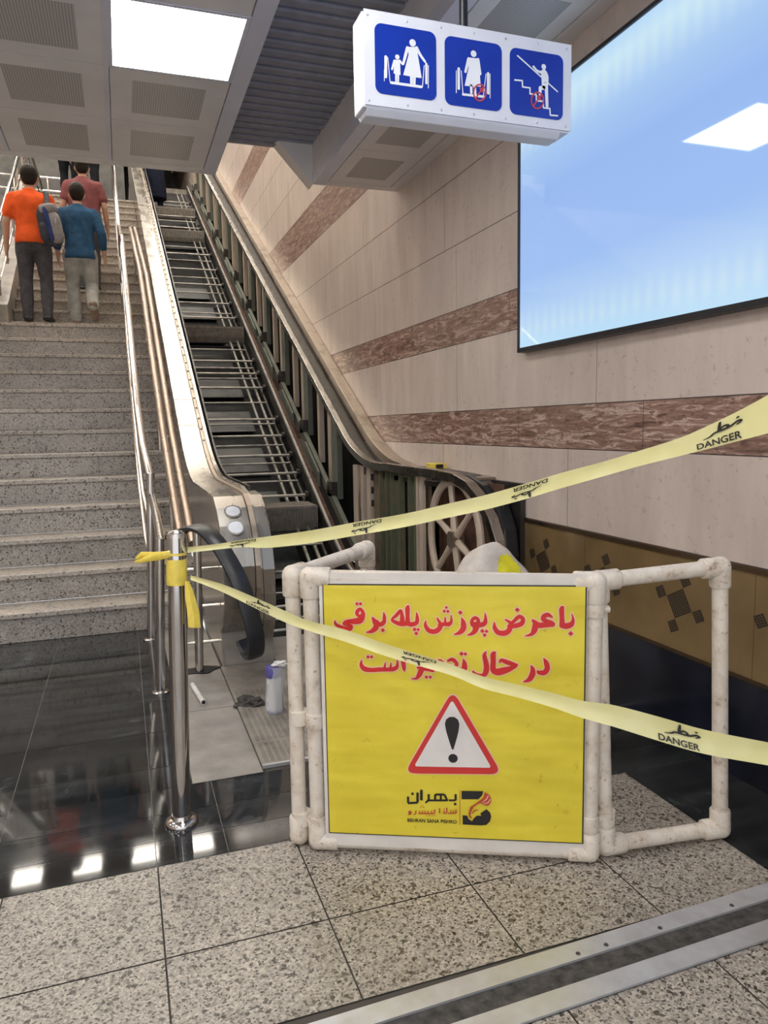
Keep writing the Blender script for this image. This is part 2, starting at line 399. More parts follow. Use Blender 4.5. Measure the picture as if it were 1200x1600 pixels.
# ---- outlines of the lettering and pictograms, in metres on their own boards
RED=[[(0.0909,0.7065,0.0025),(0.0916,0.6974,0.0079),(0.1001,0.6904,0.0102),(0.116,0.6841,0.0127),(0.1311,0.6817,0.0133),(0.138,0.6883,0.0095)],[(0.138,0.6909,0.0082),(0.1243,0.6952,0.0108),(0.1164,0.6978,0.0095),(0.1245,0.7037,0.0095),(0.1438,0.7039,0.0158),(0.1614,0.7074,0.019),(0.169,0.7178,0.0158),(0.1715,0.7292,0.0107),(0.1643,0.7398,0.0088),(0.1572,0.7355,0.0107),(0.1539,0.7274,0.0101),(0.1585,0.7203,0.0082),(0.1671,0.721,0.0082)],[(0.2297,0.7308,0.0025),(0.2317,0.7202,0.0082),(0.2305,0.704,0.0114),(0.2202,0.6964,0.0133),(0.2075,0.7005,0.0158),(0.2013,0.7101,0.0107),(0.1976,0.7165,0.0032)],[(0.2091,0.7021,0.0158),(0.2073,0.6875,0.0158),(0.1959,0.6767,0.0114),(0.1799,0.6726,0.0032)],[(0.3224,0.7318,0.0025),(0.3241,0.7196,0.0088),(0.3227,0.7035,0.0119),(0.3087,0.6975,0.0132),(0.2962,0.7,0.0138),(0.2804,0.6982,0.0132),(0.2678,0.7012,0.012),(0.2552,0.7075,0.0094),(0.2553,0.714,0.0069),(0.2649,0.7221,0.0094),(0.2762,0.7351,0.0094),(0.2803,0.7384,0.0025)],[(0.2803,0.7352,0.0063),(0.2822,0.7159,0.0126),(0.282,0.6998,0.0138)],[(0.3006,0.752,0.0025),(0.2974,0.7434,0.0125),(0.2971,0.7225,0.0113),(0.2975,0.7016,0.0138)],[(0.3481,0.7086,0.0025),(0.347,0.6958,0.0094),(0.3557,0.6814,0.0132),(0.3713,0.6778,0.0138),(0.3839,0.685,0.0144),(0.3896,0.6973,0.0106),(0.381,0.7138,0.0056),(0.3785,0.717,0.0019)],[(0.3871,0.6963,0.0119),(0.3996,0.6996,0.0113),(0.4121,0.6998,0.0125),(0.419,0.7079,0.0081),(0.4185,0.7254,0.0025)],[(0.4021,0.6997,0.0094),(0.4022,0.7189,0.0031)],[(0.3752,0.5913,0.0031),(0.3862,0.5947,0.0094),(0.3987,0.5852,0.0094)],[(0.3702,0.5619,0.0019),(0.3514,0.568,0.0095),(0.3324,0.5709,0.0114),(0.3214,0.574,0.0025)],[(0.334,0.5661,0.0158),(0.3275,0.5513,0.0139),(0.3194,0.5419,0.0076),(0.3051,0.5403,0.0025)],[(0.364,0.565,0.0095),(0.3766,0.575,0.0126),(0.3892,0.572,0.0126),(0.4112,0.5757,0.0126)],[(0.2808,0.6188,0.0032),(0.2821,0.5993,0.0127),(0.2849,0.5733,0.0114),(0.2864,0.5619,0.0032)],[(0.1645,0.5923,0.0025),(0.1635,0.5775,0.0108),(0.173,0.5662,0.0147),(0.1922,0.5633,0.0127),(0.2178,0.5654,0.0127),(0.2402,0.5659,0.0121),(0.2562,0.5678,0.0127),(0.2659,0.5762,0.0095),(0.2668,0.5958,0.0025)],[(0.2466,0.566,0.0095),(0.2485,0.5857,0.0025)],[(0.229,0.5657,0.0095),(0.2326,0.5854,0.0025)],[(0.4474,0.7181,0.0026),(0.4522,0.7048,0.0131),(0.4521,0.688,0.0157),(0.4423,0.6762,0.0118),(0.426,0.6702,0.0026)],[(0.5121,0.7321,0.0026),(0.5137,0.7189,0.0078),(0.5111,0.7038,0.013),(0.4959,0.698,0.0137),(0.4797,0.6984,0.0137),(0.4765,0.7101,0.0098),(0.484,0.7185,0.0098),(0.4927,0.7136,0.0098),(0.4936,0.7003,0.0098)],[(0.4878,0.6985,0.0196),(0.4845,0.6818,0.0144),(0.4731,0.6722,0.0085),(0.4634,0.6698,0.0026)],[(0.5378,0.7075,0.0026),(0.5388,0.6908,0.0117),(0.5491,0.6776,0.0143),(0.5684,0.6769,0.0149),(0.5796,0.688,0.0143),(0.5812,0.7047,0.0097),(0.5683,0.7145,0.0045)],[(0.578,0.6957,0.011),(0.594,0.6972,0.013),(0.6115,0.7034,0.0136),(0.6156,0.7167,0.011),(0.6051,0.7232,0.0116),(0.5923,0.7115,0.0097),(0.5828,0.7031,0.0097)],[(0.695,0.7226,0.0045),(0.6829,0.729,0.0122),(0.6718,0.724,0.0135),(0.6735,0.7141,0.0129),(0.6957,0.7094,0.0052)],[(0.6958,0.7028,0.0148),(0.6768,0.7009,0.0148),(0.6577,0.7,0.0155),(0.6466,0.7088,0.0116),(0.6402,0.7153,0.0026)],[(0.6498,0.7006,0.0162),(0.6467,0.6856,0.0162),(0.6388,0.6739,0.0097),(0.6213,0.6686,0.0026)],[(0.7252,0.7525,0.0026),(0.72,0.7459,0.0135),(0.7208,0.7212,0.0129),(0.7217,0.7015,0.0148)],[(0.7217,0.6998,0.0161),(0.7337,0.6983,0.0167),(0.7462,0.7034,0.0148),(0.7508,0.7166,0.0077),(0.7475,0.732,0.0026)],[(0.6727,0.6061,0.0026),(0.6792,0.5945,0.013),(0.6825,0.5778,0.0143),(0.6746,0.5659,0.015),(0.6602,0.5657,0.0117),(0.6554,0.5706,0.0033)],[(0.6377,0.5854,0.0026),(0.6426,0.5754,0.0117),(0.642,0.5602,0.0163),(0.6331,0.5449,0.0131),(0.617,0.5378,0.0026)],[(0.5524,0.5922,0.0033),(0.5572,0.599,0.0098),(0.575,0.5926,0.0131),(0.5959,0.5863,0.0098),(0.6008,0.588,0.0033)],[(0.5959,0.5829,0.0098),(0.5782,0.5741,0.015),(0.5621,0.5688,0.0196),(0.5459,0.5651,0.0196),(0.5346,0.5716,0.0164),(0.5346,0.5952,0.0144),(0.5346,0.6154,0.0144),(0.5411,0.6223,0.0026)],[(0.5152,0.6235,0.0026),(0.5103,0.6117,0.0111),(0.5151,0.5881,0.0144),(0.5151,0.5678,0.0157),(0.507,0.5541,0.0131),(0.4907,0.5538,0.0131),(0.4809,0.5604,0.0099),(0.4793,0.5671,0.0026)],[(0.4517,0.6005,0.0026),(0.4549,0.587,0.0131),(0.4532,0.57,0.0164),(0.4384,0.5697,0.0151),(0.4254,0.5746,0.0165)],[(0.4091,0.5947,0.0066),(0.4222,0.5983,0.0112),(0.4336,0.5866,0.0099),(0.4287,0.578,0.0099),(0.4155,0.5761,0.0132)]]
DOTS=[(0.1545,0.7548,0.0095),(0.1647,0.7549,0.0095),(0.2269,0.6797,0.0114),(0.3164,0.6832,0.0107),(0.3265,0.6826,0.0094),(0.321,0.6719,0.0107),(0.3999,0.7364,0.0094),(0.4098,0.7359,0.0094),(0.4056,0.7467,0.0081),(0.348,0.5461,0.0101),(0.359,0.5463,0.0095),(0.1833,0.6015,0.0102),(0.1935,0.6017,0.0095),(0.4442,0.7331,0.0117),(0.5046,0.6814,0.0111),(0.5162,0.6809,0.0098),(0.511,0.6701,0.0104),(0.6002,0.7423,0.0123),(0.745,0.677,0.0129),(0.4469,0.6156,0.0112),(0.4573,0.6151,0.0098)]
TRI_O=[(0.4217,0.51),(0.2818,0.259),(0.5595,0.2657)]
TRI_I=[(0.4199,0.4816),(0.3101,0.2817),(0.5299,0.2844)]
EXCL=[[(0.4195,0.4123,0.0408),(0.4201,0.3861,0.033),(0.4206,0.3385,0.0063)],[(0.4212,0.3096,0.0269),(0.4216,0.3096,0.0269)]]
LOGO_B=[[(0.4451,0.2119),(0.5064,0.2131),(0.5029,0.1998),(0.4927,0.1885),(0.445,0.1866)],[(0.4475,0.1383),(0.4607,0.1377),(0.4641,0.1281),(0.4743,0.1213),(0.4801,0.1312),(0.4881,0.1388),(0.5006,0.1389),(0.4983,0.1465),(0.5153,0.1593),(0.5255,0.1501),(0.5289,0.1382),(0.5255,0.1235),(0.5153,0.1122),(0.5016,0.1099),(0.448,0.1104)]]
LOGO_R=[[(0.5109,0.2109),(0.5233,0.2042),(0.5289,0.1924),(0.5278,0.1815),(0.5199,0.1704),(0.5086,0.1723),(0.4972,0.1779),(0.479,0.1651),(0.4722,0.1503),(0.4698,0.1381),(0.4744,0.1334),(0.4721,0.1297),(0.4653,0.1354),(0.4642,0.1451),(0.4699,0.1647),(0.4904,0.18),(0.5063,0.1939)]]
LOGO_P=[[(0.5204,0.2028,0.0014),(0.5154,0.1906,0.0027),(0.5029,0.18,0.0014)],[(0.5267,0.1923,0.0014),(0.5199,0.1812,0.0027),(0.5063,0.1758,0.0014)]]
LOGO_L=[[(0.4756,0.1456,0.0023),(0.4813,0.1531,0.0037),(0.4926,0.1572,0.0018)]]
LB=[[(0.428,0.2016,0.0064),(0.4279,0.1823,0.0064)],[(0.4279,0.1828,0.0055),(0.4084,0.182,0.0055)],[(0.4267,0.175,0.0069),(0.4266,0.1677,0.0069)],[(0.3696,0.1981,0.0064),(0.396,0.1992,0.0064)],[(0.396,0.1992,0.0064),(0.4034,0.1825,0.0064)],[(0.3464,0.1795,0.006),(0.4061,0.1819,0.006)],[(0.3696,0.1981,0.0064),(0.3694,0.1812,0.0064)],[(0.3857,0.1988,0.006),(0.3855,0.1818,0.006)],[(0.3512,0.1986,0.0064),(0.351,0.1797,0.0064)],[(0.3487,0.1791,0.0064),(0.3413,0.1715,0.0046)],[(0.3302,0.2111,0.0078),(0.3298,0.1788,0.0078)],[(0.319,0.2022,0.0069),(0.3187,0.1718,0.0069)],[(0.3187,0.1718,0.0065),(0.2909,0.169,0.0065)],[(0.2916,0.189,0.0065),(0.2913,0.1695,0.0065)],[(0.3047,0.2017,0.0069),(0.3046,0.1944,0.0069)]]
LR=[[(0.4288,0.1557,0.0032),(0.4288,0.1436,0.0041)],[(0.4288,0.1436,0.0037),(0.4059,0.1426,0.0037)],[(0.4215,0.153,0.0028),(0.4214,0.1433,0.0028)],[(0.4139,0.1527,0.0028),(0.4139,0.143,0.0028)],[(0.4025,0.1595,0.0037),(0.4024,0.1425,0.0037)],[(0.3949,0.1507,0.0032),(0.3948,0.1422,0.0032)],[(0.4024,0.1425,0.0032),(0.3921,0.142,0.0032)],[(0.3819,0.1574,0.0037),(0.3817,0.1416,0.0037)],[(0.3945,0.157,0.0028),(0.3945,0.154,0.0028)],[(0.3673,0.1532,0.0032),(0.3672,0.141,0.0037)],[(0.3672,0.1405,0.0037),(0.3206,0.1385,0.0037)],[(0.3588,0.1492,0.0028),(0.3587,0.1406,0.0028)],[(0.3484,0.1487,0.0028),(0.3483,0.1402,0.0028)],[(0.3403,0.1484,0.0028),(0.3402,0.1398,0.0028)],[(0.3323,0.148,0.0028),(0.3322,0.1395,0.0028)],[(0.3242,0.1477,0.0028),(0.3241,0.1392,0.0028)],[(0.3282,0.1593,0.003),(0.3282,0.1562,0.003)],[(0.3365,0.1597,0.003),(0.3365,0.1565,0.003)],[(0.3324,0.1641,0.0028),(0.3324,0.1612,0.0028)],[(0.3603,0.1348,0.003),(0.3602,0.1317,0.003)],[(0.3681,0.1352,0.003),(0.3681,0.132,0.003)],[(0.3441,0.1346,0.003),(0.3441,0.1315,0.003)],[(0.352,0.135,0.003),(0.3519,0.1318,0.003)],[(0.3137,0.1473,0.0032),(0.3125,0.1374,0.0032)],[(0.3125,0.1374,0.0032),(0.3066,0.134,0.0023)],[(0.2929,0.1439,0.0037),(0.2998,0.1442,0.0037)],[(0.2998,0.1442,0.0037),(0.2997,0.1369,0.0037)],[(0.2997,0.1369,0.0037),(0.2904,0.1341,0.0028)],[(0.2929,0.1439,0.0037),(0.2932,0.1391,0.0037)],[(0.2932,0.1391,0.0037),(0.2997,0.1394,0.0028)]]
LTXT=[(0.2889,0.1115),(0.4304,0.1121),(0.2891,0.1223)]
LSEP=[(0.4401,0.2142),(0.4396,0.11)]
SQ=[(0.7644,0.9607,2.2308,2.4264),(0.9891,1.1833,2.2257,2.4237),(1.2118,1.405,2.2241,2.4217)]
SW=[[(0.8838,2.386,0.0211),(0.884,2.3861,0.0211)],[(0.8672,2.3696,0.0096),(0.86,2.3461,0.0089),(0.8528,2.3227,0.007)],[(0.8964,2.3737,0.0096),(0.9082,2.3558,0.0083),(0.9236,2.3383,0.0071)],[(0.8788,2.2915,0.009),(0.8785,2.2718,0.0083)],[(0.8884,2.2912,0.009),(0.8874,2.2708,0.0084)],[(0.8344,2.3396,0.014),(0.8346,2.3396,0.014)],[(0.8247,2.3278,0.0063),(0.8169,2.3029,0.0057)],[(0.8417,2.3302,0.0064),(0.8511,2.3209,0.0051)],[(0.8296,2.2926,0.0064),(0.8292,2.2706,0.0057)],[(0.8364,2.292,0.0064),(0.836,2.2709,0.0057)],[(0.8135,2.265,0.0076),(0.9106,2.2652,0.0077)],[(0.7979,2.3346,0.0088),(0.7969,2.2793,0.0089)],[(0.804,2.3339,0.0025),(0.8102,2.2676,0.0025)],[(0.7926,2.2982,0.0019),(0.792,2.2667,0.0019)],[(0.9277,2.3328,0.0071),(0.9271,2.278,0.0071)],[(0.9207,2.3273,0.0026),(0.9141,2.2657,0.0026)],[(0.934,2.3291,0.0026),(0.9333,2.265,0.0026)],[(1.0854,2.3835,0.0197),(1.0856,2.3835,0.0197)],[(1.0687,2.3663,0.0098),(1.0576,2.3278,0.0079)],[(1.1003,2.3685,0.0099),(1.1086,2.3277,0.0073)],[(1.077,2.2893,0.0086),(1.077,2.269,0.0079)],[(1.0891,2.2893,0.0086),(1.0908,2.2629,0.0079)],[(1.0489,2.2609,0.0072),(1.1203,2.2628,0.0073)],[(1.0349,2.3334,0.0085),(1.0346,2.2762,0.0085)],[(1.0432,2.3283,0.0026),(1.0489,2.2625,0.0026)],[(1.0266,2.3262,0.0026),(1.0262,2.2628,0.0026)],[(1.1352,2.3327,0.0086),(1.1351,2.2753,0.0087)],[(1.1278,2.3302,0.0027),(1.1184,2.2632,0.0027)],[(1.1418,2.332,0.0027),(1.1418,2.2613,0.0027)],[(1.3324,2.3788,0.017),(1.3326,2.3788,0.017)],[(1.3334,2.3603,0.0225),(1.3374,2.348,0.0266),(1.3376,2.3222,0.0225)],[(1.3248,2.3608,0.0088),(1.3092,2.3635,0.0075),(1.2956,2.3745,0.0068)],[(1.3427,2.3197,0.0123),(1.346,2.2618,0.0103)],[(1.333,2.3168,0.0137),(1.3205,2.3136,0.0116)],[(1.3205,2.3136,0.0116),(1.3195,2.2942,0.0096)],[(1.2381,2.399,0.0044),(1.3842,2.3103,0.0045)],[(1.2289,2.326,0.0047),(1.2555,2.3272,0.0047)],[(1.2555,2.3272,0.0047),(1.2564,2.3088,0.0047)],[(1.2564,2.3088,0.0047),(1.2833,2.309,0.0047)],[(1.2833,2.309,0.0047),(1.2834,2.2914,0.0048)],[(1.2834,2.2914,0.0048),(1.3059,2.2919,0.0048)],[(1.3059,2.2919,0.0048),(1.3068,2.2733,0.0048)],[(1.3068,2.2733,0.0048),(1.3314,2.2746,0.0048)],[(1.3314,2.2746,0.0048),(1.3327,2.2553,0.0048)],[(1.3327,2.2553,0.0048),(1.3563,2.2558,0.0048)],[(1.3563,2.2558,0.0048),(1.3581,2.2355,0.0048)],[(1.3581,2.2355,0.0048),(1.385,2.237,0.0048)]]
SP=[[(0.8672,2.3726),(0.8981,2.3761),(0.8996,2.3576),(0.9119,2.2903),(0.8918,2.2896),(0.8524,2.2911),(0.8703,2.3506)],[(0.8241,2.3307),(0.8428,2.3324),(0.8438,2.2899),(0.8218,2.2916),(0.8233,2.3202)],[(1.0694,2.3705),(1.1003,2.3716),(1.1039,2.3519),(1.11,2.2903),(1.0545,2.2865),(1.0674,2.3377)]]
SR=[[(1.1269,2.2752,0.0047),(1.1253,2.2659,0.0047),(1.1206,2.2575,0.0047),(1.1137,2.2515,0.0047),(1.1055,2.2487,0.0046),(1.0973,2.2496,0.0046),(1.0904,2.2539,0.0046),(1.0859,2.261,0.0046),(1.0843,2.2699,0.0046),(1.0859,2.2792,0.0046),(1.0905,2.2875,0.0046),(1.0975,2.2935,0.0046),(1.1056,2.2964,0.0046),(1.1138,2.2956,0.0046),(1.1207,2.2913,0.0046),(1.1253,2.2841,0.0047),(1.1269,2.2752,0.0047)],[(1.0923,2.2553,0.0046),(1.1188,2.2905,0.0046)],[(1.1074,2.2853,0.006),(1.1166,2.2771,0.006)],[(1.3325,2.277,0.0048),(1.3309,2.2674,0.0048),(1.326,2.2588,0.0048),(1.3187,2.2527,0.0048),(1.3101,2.2498,0.0048),(1.3014,2.2506,0.0048),(1.2941,2.2551,0.0048),(1.2892,2.2624,0.0048),(1.2874,2.2716,0.0048),(1.289,2.2811,0.0048),(1.2938,2.2897,0.0048),(1.3011,2.2959,0.0048),(1.3097,2.2988,0.0048),(1.3184,2.298,0.0048),(1.3257,2.2936,0.0048),(1.3307,2.2862,0.0048),(1.3325,2.277,0.0048)],[(1.296,2.2565,0.0048),(1.3238,2.2928,0.0048)],[(1.3117,2.2874,0.0061),(1.3215,2.2789,0.0061)]]
UPT=[((0.1745,2.3443,0.8891),(0.1735,2.3425,0.8714)),((0.2658,2.2573,0.9073),(0.2649,2.2556,0.89)),((0.3249,2.2,0.923),(0.3237,2.1977,0.9004)),((0.3897,2.135,0.9372),(0.3879,2.1316,0.9038)),((0.4967,2.0237,0.9634),(0.4948,2.02,0.9275)),((0.5957,1.9157,0.9937),(0.5938,1.9119,0.9573)),((0.6864,1.8102,1.0208),(0.6845,1.8066,0.9858)),((0.769,1.7081,1.0531),(0.7671,1.7045,1.0178)),((0.8332,1.6228,1.0797),(0.8313,1.6191,1.044)),((0.8916,1.5399,1.1095),(0.8897,1.5362,1.0735)),((0.9439,1.4591,1.139),(0.942,1.4556,1.1043)),((0.9899,1.38,1.1639),(0.9882,1.3767,1.1319)),((1.0299,1.3031,1.19),(1.0282,1.2998,1.1578)),((1.0638,1.2283,1.2155),(1.0619,1.2245,1.1794)),((1.0833,1.18,1.2369),(1.081,1.1755,1.193)),((1.104,1.1211,1.2653),(1.101,1.1154,1.2097)),((1.1206,1.0639,1.2951),(1.1168,1.0567,1.2253)),((1.153,0.9636,1.3522),(1.1477,0.9535,1.2544))]
LOT=[((0.1778,2.315,0.8057),(0.1771,2.3136,0.7921)),((0.2561,2.2178,0.792),(0.2549,2.2155,0.7692)),((0.326,2.1255,0.77),(0.3244,2.1225,0.7405)),((0.3984,2.0247,0.7443),(0.3967,2.0213,0.7121)),((0.46,1.955,0.7218),(0.4585,1.9522,0.6938)),((0.544,1.8866,0.705),(0.5422,1.8833,0.6723)),((0.6375,1.8154,0.673),(0.6358,1.8121,0.6409)),((0.7143,1.7565,0.6511),(0.7126,1.7534,0.6211)),((0.7819,1.7038,0.631),(0.7803,1.7009,0.603)),((0.8408,1.6565,0.6093),(0.8391,1.6533,0.5784)),((0.9113,1.6009,0.5962),(0.9095,1.5976,0.5641)),((0.9794,1.5463,0.5837),(0.9774,1.5425,0.5474)),((1.0319,1.5003,0.5727),(1.0296,1.4959,0.5306)),((1.0891,1.4514,0.5706),(1.0863,1.446,0.5184)),((1.1712,1.3905,0.5521),(1.1681,1.3846,0.4947)),((1.25,1.3306,0.5316),(1.2469,1.3248,0.4751)),((1.3578,1.2484,0.5166),(1.3549,1.243,0.4642)),((1.4416,1.1546,0.512),(1.439,1.1496,0.4643))]
PCORN=[(0.063,0.8096),(0.7817,0.8071),(0.7811,0.0666),(0.0566,0.0682)]
WCORN=[(0.051,0.8408),(0.788,0.8372),(0.7888,0.0207),(0.0382,0.0234)]
# ================================================================== THE ROOM
XW = 1.988
ZC = 2.94
# ---- floor
fl = MB()
Z = 0.0
def fq(x0, x1, y0, y1, mi): fl.quad((x0, y0, Z), (x1, y0, Z), (x1, y1, Z), (x0, y1, Z), mi)
g0 = 2.12
xs = [1.64 - .402 * k for k in range(0, 14)][::-1]
ys = [2.12, 1.722, 1.435]
J = .0022
for i in range(len(xs) - 1):
    for j in range(2):
        fq(xs[i] + J, xs[i + 1] - J, ys[j + 1] + J, ys[j] - J, 0)
for i in range(len(xs) - 1):
    yy = 1.27
    for dy in (.40, .41, .41, .41, .41, .41):
        fq(xs[i] + J, xs[i + 1] - J, yy - dy + J, yy - J, 0); yy -= dy
fl.box(-4.6, 1.99, -1.3, 2.12, -.05, -.004, 2)
fl.box(-4.6, 1.99, 1.27, 1.435, -.05, -.003, 2)
for k in range(6):                       # black border beside the right-hand wall
    y1 = 2.12 - .62 * k; fq(1.64 + .0012, XW, y1 - .62 + .0012, y1 - .0012, 1)
# black marble apron
bx = [-4.6, -3.2, -2.35, -1.5, -.72, -.18, .13, XW]
by = [2.12, 2.26, 2.42, 2.60]
for j in range(3):
    bx2 = [-4.6, -2.35, -.42, .03, .235, .75, 1.3, XW]
    for i in range(len(bx2) - 1): fq(bx2[i] + .0012, bx2[i + 1] - .0012, by[j] + .0012, by[j + 1] - .0012, 1)
by = [2.60, 2.78, 3.12, 3.50, 3.95, 4.40, 4.83]
for j in range(len(by) - 1):
    bx2 = [-4.6, -3.2, -2.35, -1.5, -.42, .03, .172]
    for i in range(len(bx2) - 1): fq(bx2[i] + .0012, bx2[i + 1] - .0012, by[j] + .0012, by[j + 1] - .0012, 1)
fl.box(-4.6, .172, 2.12, 4.82, -.05, -.002, 3)
fl.box(.172, XW, 2.12, 2.601, -.05, -.002, 3)
# worn grey stone beside the cover plate, reaching past the newel
fq(.173, .424, 2.602, 3.30, 4); fq(.173, .424, 3.304, 3.90, 4); fq(.173, .43, 3.904, 4.83, 4)
fl.box(.172, .43, 2.6, 4.8, -.05, -.004, 2)
fl.box(.432, XW, 2.595, 4.30, -.06, -.002, 2)
floor = struct('floor', fl, [M['granite'], M['marble'], M['joint'], M['joint_pale'], M['greystone']])
# aluminium expansion joint across the granite (thin raised rails over a dark gap)
mb = MB()
for (ya, yb) in ((1.385, 1.437), (1.272, 1.325)):
    mb.add([(-4.6, ya - .15, .001), (1.60, ya, .001), (1.60, yb, .001), (-4.6, yb - .15, .001), (-4.6, ya - .15, .007), (1.60, ya, .007), (1.60, yb, .007), (-4.6, yb - .15, .007)],
           [(0, 3, 2, 1), (4, 5, 6, 7), (0, 1, 5, 4), (1, 2, 6, 5), (2, 3, 7, 6), (3, 0, 4, 7)], 0)
mb.add([(-4.6, 1.12, .0012), (1.6, 1.27, .0012), (1.6, 1.44, .0012), (-4.6, 1.29, .0012)], [(0, 1, 2, 3)], 1)
for x in (.95, 1.03, 1.19, 1.42, .2, -.4):
    yb = 1.40 + .15 * (x - 1.6) / 6.2
    mb.lathe([(.006, 0), (.005, .0015)], (x, yb, .007), 10, 1)
struct('trim_1', mb, [M['alu'], M['debris']])

# ---- right wall: courses of stone with real joints
wl = MB()
courses = [(.758, 1.13, 'c'), (1.13, 1.335, 'r'), (1.335, 1.745, 'c'), (1.745, 1.952, 'r'), (1.952, 2.34, 'c'), (2.34, 2.737, 'c'), (2.737, 3.157, 'c'), (3.157, 3.555, 'r'), (3.555, 3.965, 'c'), (3.965, 4.42, 'c'), (4.42, 4.81, 'c'), (4.81, 5.222, 'r')]
z = 5.222
while z < 10: courses.append((z, z + .41, 'r' if int((z - 5.222) / .41 + .5) % 4 == 3 else 'c')); z += .41
offs = {0: 3.035, 1: 3.5, 2: 2.818, 3: 3.6, 4: 4.27, 5: 4.44, 6: 6.085}
for ci, (z0, z1, k) in enumerate(courses):
    L = 1.448 if k == 'c' else 1.0
    y = offs.get(ci, 3.0 + .37 * ci); y -= L * math.ceil((y + 3) / L)
    while y < 24:
        mi = (1 if random.random() < .4 else 0) if k == 'c' else 2
        wl.quad((XW, y + .0015, z0 + .0022), (XW, y + L - .0015, z0 + .0022), (XW, y + L - .0015, z1 - .0022), (XW, y + .0015, z1 - .0022), mi)
        y += L
wl.box(XW + .0025, XW + .2, -3, 24, 0, 10, 3)
wr = struct('wall_right', wl, [M['cream'], M['cream_b'], M['red'], M['grout']])
# gold dado with mosaic motifs
gd = MB()
y = -3.0
while y < 3.9:
    gd.box(1.982, XW, y + .001, y + .979, .372, .738, 0); y += .98
gd.box(1.976, XW, -3, 3.9, .738, .757, 1); gd.box(1.977, XW, -3, 3.9, .358, .372, 1)
for ky in (-1, 0, 1, 2, 3, 4):
    cy = 1.77 + .4893 * ky; cz = .5555
    eu = (-.0893, .0460); ev = (-.0500, .0815 * -1)      # per .1 block, (dy,dz)
    def blk(u0, v0, nu, nv, su, sv):
        for a in range(nu):
            for c in range(nv):
                pts = []
                for du, dv in ((.08, .08), (.88, .08), (.88, .88), (.08, .88)):
                    uu = u0 + (a + du) / nu * su; vv = v0 + (c + dv) / nv * sv
                    pts.append((1.9815, cy + uu * eu[0] + vv * ev[0], cz + uu * eu[1] + vv * ev[1]))
                gd.add(pts, [(0, 1, 2, 3)], 2)
    blk(-.5, -.5, 9, 10, 1, 1)
    s = .48
    blk(-.5 - s, -.5 - s, 4, 5, s, s); blk(.5, -.5 - s, 4, 5, s, s); blk(.5, .5, 4, 5, s, s); blk(-.5 - s, .5, 4, 5, s, s)
struct('trim_2', gd, [M['gold'], M['goldtrim'], M['motif']])
bb = MB(); y = -3.0
while y < 3.9: bb.box(1.980, XW, y + .001, y + 1.199, 0, .358, 0); y += 1.2
struct('baseboard_right', bb, M['plinth'])

# ---- stairs
ST_R, ST_T, Y1 = .18026, .29957, 4.795
XL, XR = -4.6, .43
def nose_y(k): return Y1 + (k - 1) * ST_T if k <= 13 else Y1 + 12 * ST_T + 1.25 + (k - 14) * ST_T
NST = 29
st = MB()
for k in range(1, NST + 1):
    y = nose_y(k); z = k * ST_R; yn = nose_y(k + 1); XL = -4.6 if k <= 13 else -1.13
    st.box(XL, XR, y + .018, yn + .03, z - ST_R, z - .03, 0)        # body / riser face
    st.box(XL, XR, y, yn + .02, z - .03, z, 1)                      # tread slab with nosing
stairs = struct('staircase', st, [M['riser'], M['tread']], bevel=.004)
XL = -4.6
# stone curb at the left of the upper flight, and the dark cladding of the next escalator beyond it
cb = MB(); cb.prism_x([(9.50, 13 * ST_R), (9.50, 13 * ST_R + .34), (9.64, 13 * ST_R + .40), (nose_y(29), 29 * ST_R + .22), (nose_y(29), 27 * ST_R), (9.8, 13 * ST_R)], -1.34, -1.132)
struct('trim_4', cb, M['greystone'])
cb = MB(); cb.prism_x([(10.2, 13 * ST_R - .2), (10.2, 13 * ST_R + .9), (nose_y(29) + .4, 29 * ST_R + 1.05), (nose_y(29) + .4, 26 * ST_R)], -4.6, -1.75)
struct('trim_5', cb, M['olive'])
# dark stringer strip along the handrail
ytop = nose_y(NST); ztop = NST * ST_R
up = MB(); up.box(XL, .43, ytop + .28, 24, ztop - .2, ztop, 0)
struct('floor_upper', up, [M['granite']])

# ---- ceilings
def ceiling_panel(x0, x1, y0, y1, par, name='ceiling_panel'):
    mb = MB(); g = .004; ix = .19 * (x1 - x0); iy = .19 * (y1 - y0)
    a = [(x0 + g, y0 + g), (x1 - g, y0 + g), (x1 - g, y1 - g), (x0 + g, y1 - g)]
    c = [(x0 + ix, y0 + iy), (x1 - ix, y0 + iy), (x1 - ix, y1 - iy), (x0 + ix, y1 - iy)]
    v = [(x, y, ZC) for x, y in a] + [(x, y, ZC) for x, y in c] + [(x, y, ZC + .012) for x, y in a]
    mb.add(v, [(0, 1, 5, 4), (1, 2, 6, 5), (2, 3, 7, 6), (3, 0, 4, 7), (0, 8, 9, 1), (1, 9, 10, 2), (2, 10, 11, 3), (3, 11, 8, 0)], 0)
    mb.add(v, [(4, 5, 6, 7)], 1)
    return put(name, mb, [M['ceil'], M['perf']], par)
cl = MB()
cl.box(-4.6, .685, -3, 5.255, ZC + .013, ZC + .36, 0)
cl.box(.603, .687, -3, 5.26, ZC - .004, ZC + .36, 1)
cl.box(-4.6, .687, 5.172, 5.26, ZC - .002, ZC + .36, 0)
gx = [.605, .025, -.555, -1.135, -1.715, -2.295, -2.875, -3.455, -4.035, -4.6]
gy = [5.172, 4.515, 3.885, 3.272, 2.655, 2.04, 1.42, .80, .18, -.44, -1.06, -1.68, -2.3, -3.0]
for x in gx[1:]: cl.box(x - .012, x + .012, -3, 5.18, ZC - .003, ZC + .02, 1)
ceil = struct('ceiling', cl, [M['ceil'], M['ceil_edge']])
lights = {(0, 2), (3, 2), (6, 2), (0, 5), (3, 5), (6, 5), (0, 8), (3, 8), (6, 8), (3, 11), (0, 11)}
where = {(0, 2): 'square white ceiling light panel glowing beside the dark louvred ceiling'}
nlt = 0
